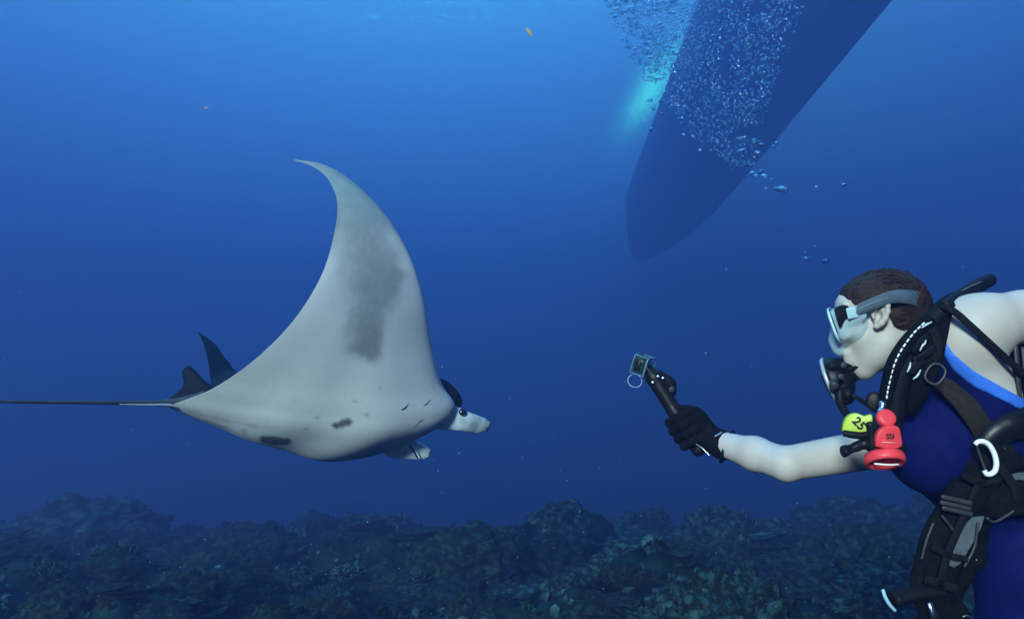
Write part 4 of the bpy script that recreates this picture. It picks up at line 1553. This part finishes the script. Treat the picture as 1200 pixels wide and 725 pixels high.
VAR = {'boulder': [], 'plate': [], 'branch': [], 'rock': [], 'lettuce': []}
for k in range(6):
    v, f = ICO5
    s = np.array([1, 1, .72 + .1 * (k % 3)])
    lump = billow(v * (1.6 + .25 * k) + k * 7.7, 3)
    r = 1 + .22 * (lump - .8) + .035 * fbm(v * 9 + k, 2)
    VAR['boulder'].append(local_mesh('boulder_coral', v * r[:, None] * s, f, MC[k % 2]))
for k in range(5):
    rs = np.random.default_rng(40 + k)
    tiers = []
    for q in range(3 + k % 3):
        na, nr = 56, 14
        rad = rs.uniform(.55, 1.0) * (1 - .13 * q)
        cx, cy, cz = rs.uniform(-.35, .35), rs.uniform(-.35, .35), .14 + .17 * q + rs.uniform(-.04, .04)
        tilt = rs.uniform(-.22, .22, 2)
        th = np.linspace(0, 2 * math.pi, na, endpoint=False)
        edge = rad * (1 + .28 * pnoise(np.c_[np.cos(th) * 1.6 + q * 3, np.sin(th) * 1.6, np.full(na, k * 2.)]) + .09 * pnoise(np.c_[np.cos(th) * 6, np.sin(th) * 6, np.full(na, k + q * 1.)]))
        vv, ff = [], []
        for side in (1, 0):
            for i in range(nr):
                t = i / (nr - 1)
                rr_ = edge * t
                x, y = cx + rr_ * np.cos(th), cy + rr_ * np.sin(th)
                z = cz + tilt[0] * rr_ * np.cos(th) + tilt[1] * rr_ * np.sin(th) + .10 * t ** 2 + .05 * pnoise(np.c_[x * 3, y * 3, np.full(na, q * 1.7 + k)]) + .02 * pnoise(np.c_[x * 11, y * 11, np.full(na, 1.)])
                if side == 0:
                    z = z - .035 - .22 * (1 - t) ** 2
                vv.extend(np.c_[x, y, z].tolist())
        for side in (0, 1):
            o = side * nr * na
            for i in range(nr - 1):
                for j in range(na):
                    j2 = (j + 1) % na
                    a = [o + i * na + j, o + (i + 1) * na + j, o + (i + 1) * na + j2, o + i * na + j2]
                    ff.append(a if side == 0 else a[::-1])
        for j in range(na):
            j2 = (j + 1) % na
            ff.append([(nr - 1) * na + j, nr * na + (nr - 1) * na + j, nr * na + (nr - 1) * na + j2, (nr - 1) * na + j2])
        tiers.append((vv, ff))
    bv, bf = ICO3
    tiers.append((bv * np.array([.42, .42, .35]) * (1 + .2 * pnoise(bv * 2))[:, None], bf))
    v, f = join(tiers)
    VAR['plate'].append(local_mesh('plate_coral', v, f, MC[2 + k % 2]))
for k in range(5):
    rs = np.random.default_rng(70 + k)
    br = []
    for q in range(70):
        az, el = rs.uniform(0, 2 * math.pi), math.acos(rs.uniform(.12, 1))
        d = np.array([math.sin(el) * math.cos(az), math.sin(el) * math.sin(az), math.cos(el) * .9])
        ln = rs.uniform(.7, 1.0)
        mid = d * ln * .6 + rs.normal(0, .06, 3)
        end = d * ln + np.array([0, 0, .12]) + rs.normal(0, .07, 3)
        br.append(tube([d * .15, mid, end], [.075, .062, .05, .022], seg=6, n=6))
        e2_ = mid + unit(d + rs.normal(0, .6, 3)) * .3
        br.append(tube([mid, e2_], [.05, .025], seg=5, n=3))
    v, f = join(br)
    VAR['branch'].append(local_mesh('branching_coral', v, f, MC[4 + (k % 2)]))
for k in range(6):
    v, f = ICO4
    r = 1 + .34 * pnoise(v * 1.3 + k * 5) + .22 * (billow(v * 2.4 + k * 3, 3) - .8)
    q = v * r[:, None] * np.array([1.1, .9, .6])
    q = np.round(q * 6) / 6 * .25 + q * .75
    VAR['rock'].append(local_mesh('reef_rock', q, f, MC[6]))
for k in range(3):
    rs = np.random.default_rng(90 + k)
    sh = []
    for q in range(16):
        az = rs.uniform(0, 2 * math.pi)
        c = rs.uniform(-.5, .5, 2)
        n1, n2 = 16, 7
        vv = []
        ww, hh = rs.uniform(.35, .6), rs.uniform(.35, .75)
        for s_ in (0, 1):
            for i in range(n1):
                for j in range(n2):
                    u, w_ = i / (n1 - 1) * 2 - 1, j / (n2 - 1)
                    wob = .16 * math.sin(u * 5 + q) * w_ + .08 * math.sin(u * 11 + q * 2) * w_
                    x, y = u * ww * (.5 + .5 * w_), wob + (.03 if s_ else 0)
                    z = hh * w_ * (1 - .3 * u * u) + .05 * math.sin(u * 9 + q)
                    vv.append((c[0] + x * math.cos(az) - y * math.sin(az), c[1] + x * math.sin(az) + y * math.cos(az), z - .05))
        ff = []
        for s_ in (0, 1):
            o = s_ * n1 * n2
            for i in range(n1 - 1):
                for j in range(n2 - 1):
                    a = [o + i * n2 + j, o + (i + 1) * n2 + j, o + (i + 1) * n2 + j + 1, o + i * n2 + j + 1]
                    ff.append(a if s_ else a[::-1])
        sh.append((vv, ff))
    v, f = join(sh)
    VAR['lettuce'].append(local_mesh('lettuce_coral', v, f, MC[3] if k % 2 else MC[5]))

KIND = {'boulder': ('boulder_coral', 'coral', ['rounded olive boulder coral', 'rounded grey boulder coral']),
        'plate': ('plate_coral', 'coral', ['tiered teal plate coral with overhanging edges', 'tiered brown plate coral with overhanging edges']),
        'branch': ('branching_coral', 'coral', ['pale clump of stubby branching coral', 'green clump of stubby branching coral']),
        'lettuce': ('lettuce_coral', 'coral', ['green cluster of thin wavy coral sheets', 'brown cluster of thin wavy coral sheets']),
        'rock': ('reef_rock', 'rock', ['rough dark rock', 'rough dark rock'])}


def place(kind, x, y, s, zs=1.0, sink=.12, rz=None, tilt=.12, var=None):
    nm, cat, looks = KIND[kind]
    vi = var if var is not None else random.randrange(len(VAR[kind]))
    me = VAR[kind][vi]
    big = s > {'boulder': .34, 'plate': .36, 'branch': .15, 'lettuce': .2, 'rock': .22}[kind]
    where = 'on the hazy far edge of the reef' if y > 12 else ('on the middle of the dark reef' if y > 6.5 else 'on the clear foreground of the reef')
    lab = ('large ' if big else 'small ') + looks[vi % 2] + ' ' + where
    grp = lab.replace('coral', 'corals', 1)
    o = bpy.data.objects.new(nm, me)
    link(o)
    z = float(reef_z(np.array([x]), np.array([y]), False)[0])
    o.location = (x, y, z - sink * s)
    o.rotation_euler = (random.uniform(-tilt, tilt), random.uniform(-tilt, tilt), random.uniform(0, 6.28) if rz is None else rz)
    o.scale = (s * random.uniform(.85, 1.15), s * random.uniform(.85, 1.15), s * zs)
    return tag(o, lab, cat, grp)


def ground_pt(px, py):
    """where the photo pixel's ray meets the reef"""
    d = W(V(px, py, 1.0)) - CAM
    t = 3.0
    while t < 60:
        p = CAM + d * t
        if p[2] < float(reef_z(np.array([p[0]]), np.array([p[1]]), False)[0]):
            return p
        t += .05
    return CAM + d * 40


# the larger forms one can pick out in the photograph
for (kind, px, py, s, zs) in (('boulder', 90, 625, .80, .8), ('boulder', 35, 605, .70, .7), ('plate', 395, 612, .62, .8), ('plate', 430, 628, .50, .8), ('boulder', 300, 640, .45, .9), ('branch', 345, 632, .22, 1),
                              ('plate', 505, 700, .40, .8), ('branch', 350, 700, .17, 1), ('boulder', 385, 705, .42, .8), ('boulder', 665, 690, .30, .9), ('plate', 560, 655, .55, .7), ('boulder', 660, 600, .75, .9), ('boulder', 575, 598, .6, .9),
                              ('boulder', 795, 605, .7, .9), ('plate', 740, 650, .60, .8), ('plate', 790, 672, .55, .8), ('boulder', 1000, 625, .85, .7), ('boulder', 960, 680, .75, .8), ('plate', 900, 650, .6, .7), ('branch', 150, 655, .22, 1),
                              ('branch', 60, 680, .25, 1), ('branch', 200, 690, .20, 1), ('plate', 130, 700, .4, .7), ('lettuce', 455, 720, .2, 1), ('lettuce', 620, 715, .22, 1), ('branch', 575, 720, .2, 1), ('boulder', 385, 578, 1.2, .8), ('rock', 700, 712, .35, .9),
                              ('rock', 820, 712, .4, .9), ('boulder', 250, 610, .5, .8), ('plate', 480, 640, .5, .7), ('rock', 260, 715, .35, .9), ('lettuce', 520, 665, .25, 1), ('boulder', 70, 588, .9, .9)):
    p = ground_pt(px, py)
    place(kind, p[0], p[1], s * float(np.hypot(p[0], p[1])) / 10.5, zs)
# the rest of the reef, denser close by
cnt = {'boulder': 190, 'plate': 70, 'branch': 130, 'lettuce': 45, 'rock': 110}
for kind, n in cnt.items():
    for _ in range(n):
        y = 3.0 + 16 * random.random() ** 1.6
        x = random.uniform(-1, 1) * (y * .78 + 1.0)
        sc_ = {'boulder': (.16, .46), 'plate': (.14, .36), 'branch': (.06, .18), 'lettuce': (.08, .22), 'rock': (.07, .28)}[kind]
        s = random.uniform(*sc_) * (1 + max(0, y - 4) * .05)
        place(kind, x, y, s, random.uniform(.7, 1.05))

# loose rubble and small knobs nobody could count
rs = np.random.default_rng(23)
n = 9000
yy = 2.6 + 14 * rs.random(n) ** 1.6
xx = rs.uniform(-1, 1, n) * (yy * .8 + 1)
zz = reef_z(xx, yy)
bv, bf = ico(1)
bf = np.array(bf)
sz = rs.uniform(.008, .032, n) * (1 + yy * .06)
st = rs.uniform(.5, 1.3, (n, 3))
jit = 1 + rs.normal(0, .16, (n, len(bv)))
ang = rs.uniform(0, 6.28, n)
ca, sa = np.cos(ang)[:, None], np.sin(ang)[:, None]
B = bv[None] * st[:, None] * jit[..., None] * sz[:, None, None]
B = np.stack([B[..., 0] * ca - B[..., 1] * sa, B[..., 0] * sa + B[..., 1] * ca, B[..., 2]], -1) + np.stack([xx, yy, zz + sz * .3], -1)[:, None]
Fr = (np.arange(n)[:, None, None] * len(bv) + bf[None]).reshape(-1, 3)
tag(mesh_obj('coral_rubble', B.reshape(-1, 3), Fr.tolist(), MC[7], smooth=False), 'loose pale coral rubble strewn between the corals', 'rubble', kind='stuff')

# ================================================================== BUBBLES
bmx = bpy.data.materials.new('air_bubble')
bmx.use_nodes = True
N, L = bmx.node_tree.nodes, bmx.node_tree.links
N.clear()
o = N.new('ShaderNodeOutputMaterial')
mx = N.new('ShaderNodeMixShader')
tp = N.new('ShaderNodeBsdfTransparent')
tp.inputs['Color'].default_value = (.80, .86, .92, 1)
gs = N.new('ShaderNodeBsdfGlossy')
gs.inputs['Roughness'].default_value = .10
gs.inputs['Color'].default_value = (.62, .80, .95, 1)
lw = N.new('ShaderNodeLayerWeight')
lw.inputs['Blend'].default_value = .55
mr = N.new('ShaderNodeMapRange')
mr.inputs['From Min'].default_value = .15
mr.inputs['From Max'].default_value = .75
mr.inputs['To Min'].default_value = .12
mr.inputs['To Max'].default_value = .95
L.new(lw.outputs['Facing'], mr.inputs['Value'])
L.new(mr.outputs['Result'], mx.inputs['Fac'])
L.new(tp.outputs[0], mx.inputs[1])
L.new(gs.outputs[0], mx.inputs[2])
L.new(mx.outputs[0], o.inputs['Surface'])

BUB = []
for k in range(4):                                   # rising bubbles: flattened caps
    v, f = ICO3
    w = v.copy()
    w[:, 2] *= .78
    w[:, 2] -= np.where(w[:, 2] < 0, w[:, 2] * .30, 0)
    w *= (1 + .10 * pnoise(v * 1.4 + k * 3))[:, None]
    BUB.append(local_mesh('air_bubble', w, f, bmx))


def bubble(p, r, tilt=.5):
    o = bpy.data.objects.new('air_bubble', BUB[random.randrange(4)])
    link(o)
    o.location = p
    o.scale = (r, r, r * random.uniform(.8, 1.2))
    o.rotation_euler = (random.uniform(-tilt, tilt), random.uniform(-tilt, tilt), random.uniform(0, 6))
    return o


LONE = [(884, 166, 3), (893, 170, 3), (906, 172, 2), (868, 178, 3), (871, 177, 2.5), (885, 168, 2.5), (888, 181, 3.5), (882, 204, 3.2), (886, 207, 2.5), (892, 202, 2.5), (896, 207, 3.5), (904, 211, 2), (898, 222, 2), (911, 222, 3), (916, 222, 4), (920, 223, 3),
        (957, 219, 1.8), (989, 217, 2.2), (955, 290, 2.4), (945, 304, 2.6), (968, 307, 3.2), (943, 296, 1.4), (762, 118, 2.5), (766, 128, 2), (763, 152, 2.2), (776, 134, 1.6), (812, 160, 2), (840, 165, 1.8), (801, 158, 1.8), (820, 176, 1.6), (910, 168, 2)]
for (px, py, r) in LONE:
    d = random.uniform(2.6, 3.2)
    tag(bubble(PW(px, py, d), 1.25 * r / FPX * d), 'single silvery air bubble drifting up below the bubble cloud', 'bubble', 'loose bubbles below the cloud')

rs = np.random.default_rng(8)
cloud = []
while len(cloud) < 5200:
    py = rs.uniform(-60, 195)
    lft = np.interp(py, [-60, 0, 60, 95, 150, 195], [690, 703, 735, 752, 800, 850])
    rgt = np.interp(py, [-60, 0, 60, 110, 160, 195], [960, 945, 925, 905, 892, 885])
    px = rs.uniform(lft, rgt)
    dens = np.interp(py, [-60, 0, 70, 130, 195], [1, 1, .75, .45, .12])
    e = min(px - lft, rgt - px) / 25
    if rs.random() > dens * min(1, .35 + e):
        continue
    if fbm(np.array([[px / 28, py / 28, 0.]]), 2)[0] < -.45 - .1 * rs.random():
        continue
    d = rs.uniform(3.8, 5.6)
    r = (.70 + 1.3 * rs.random() ** 2.2) * (1.25 if px < 800 else 1.0)
    cloud.append((px, py, d, r / FPX * d))
cloud.sort(key=lambda c: -c[3] / c[2])
vis = [c for c in cloud if c[1] > 0]
big = vis[:260]
for (px, py, d, r) in big:
    tag(bubble(PW(px, py, d), r, .9), 'silvery air bubble in the dense rising bubble cloud', 'bubble', 'bubbles in the rising cloud')
rest = [c for c in cloud if c not in set(big)]
bv, bf = ico(2)
bf = np.array(bf)
C = np.array([PW(a, b, c) for a, b, c, _ in rest])
rr = np.array([c[3] for c in rest])
sc = np.stack([np.ones(len(rr)), np.ones(len(rr)), rs.uniform(.6, .95, len(rr))], -1)
tl = rs.normal(0, .15, (len(rr), 2))
B = bv[None] * sc[:, None] * rr[:, None, None]
B[..., 2] += B[..., 0] * tl[:, :1] + B[..., 1] * tl[:, 1:]
B = B + C[:, None]
Fb = (np.arange(len(rr))[:, None, None] * len(bv) + bf[None]).reshape(-1, 3)
tag(mesh_obj('bubble_cloud', B.reshape(-1, 3), Fb.tolist(), bmx), 'dense cloud of tiny air bubbles rising beside the boat', 'bubbles', kind='stuff')

# ================================================================== SPECKS AND SMALL FISH
n = 260
P = []
for _ in range(n):
    d = rs.uniform(.9, 5.5)
    P.append((*PW(rs.uniform(-100, 1300), rs.uniform(0, 760) if rs.random() < .5 else rs.uniform(380, 740), d), rs.uniform(.28, .75) / FPX * d))
P = np.array(P)
bv, bf = ico(1)
bf = np.array(bf)
B = bv[None] * (P[:, 3][:, None, None] * rs.uniform(.5, 1.4, (n, 1, 3))) + P[:, None, :3]
Fb = (np.arange(n)[:, None, None] * len(bv) + bf[None]).reshape(-1, 3)
tag(mesh_obj('plankton_specks', B.reshape(-1, 3), Fb.tolist(), mat('plankton', (.30, .34, .34), rough=.9)), 'pale specks of plankton suspended in the blue water', 'plankton', kind='stuff')


def fish(px, py, d, length, ax, body_col, fin_col, label):
    root = thing('fish', PW(px, py, d), label, 'fish')
    c = V(px, py, d)
    ax = unit(ax)
    up = unit(np.array([0, 0, 1.0]) - ax * ax[2])
    v, f = tube([c + ax * length * .5, c + ax * length * .3, c, c - ax * length * .25, c - ax * length * .42], [length * .02, length * .14, length * .20, length * .12, length * .04], seg=14, n=24, flat=.38, up=np.cross(ax, up))
    m1, m2 = mat('fish_skin', body_col, rough=.4), mat('fish_fin', fin_col, rough=.5)
    Geo().add(v, f).build('body', m1, root)
    sd_ = np.cross(ax, up) * length * .015
    t = c - ax * length * .40
    Geo().add(*slab([t, t - ax * length * .16 + up * length * .14, t - ax * length * .10, t - ax * length * .16 - up * length * .14], sd_)).build('tail_fin', m2, root, smooth=False)
    Geo().add(*slab([c + ax * length * .15 + up * length * .15, c - ax * length * .02 + up * length * .30, c - ax * length * .25 + up * length * .12], sd_)).build('dorsal_fin', m2, root, smooth=False)
    for s in (-1, 1):
        Geo().add(*lathe(c + ax * length * .36 + np.cross(ax, up) * s * length * .035 + up * length * .03, np.cross(ax, up) * s, [(0, length * .022), (length * .01, length * .018)], seg=10)).build('eye', M_INK, root)


fish(620, 38, 5.0, .075, (.6, .2, -.75), (.55, .42, .06), (.5, .36, .04), 'tiny yellow fish high in the open blue water')
fish(242, 127, 6.0, .05, (.8, .3, .3), (.30, .32, .30), (.2, .2, .2), 'tiny pale grey fish above the manta ray')
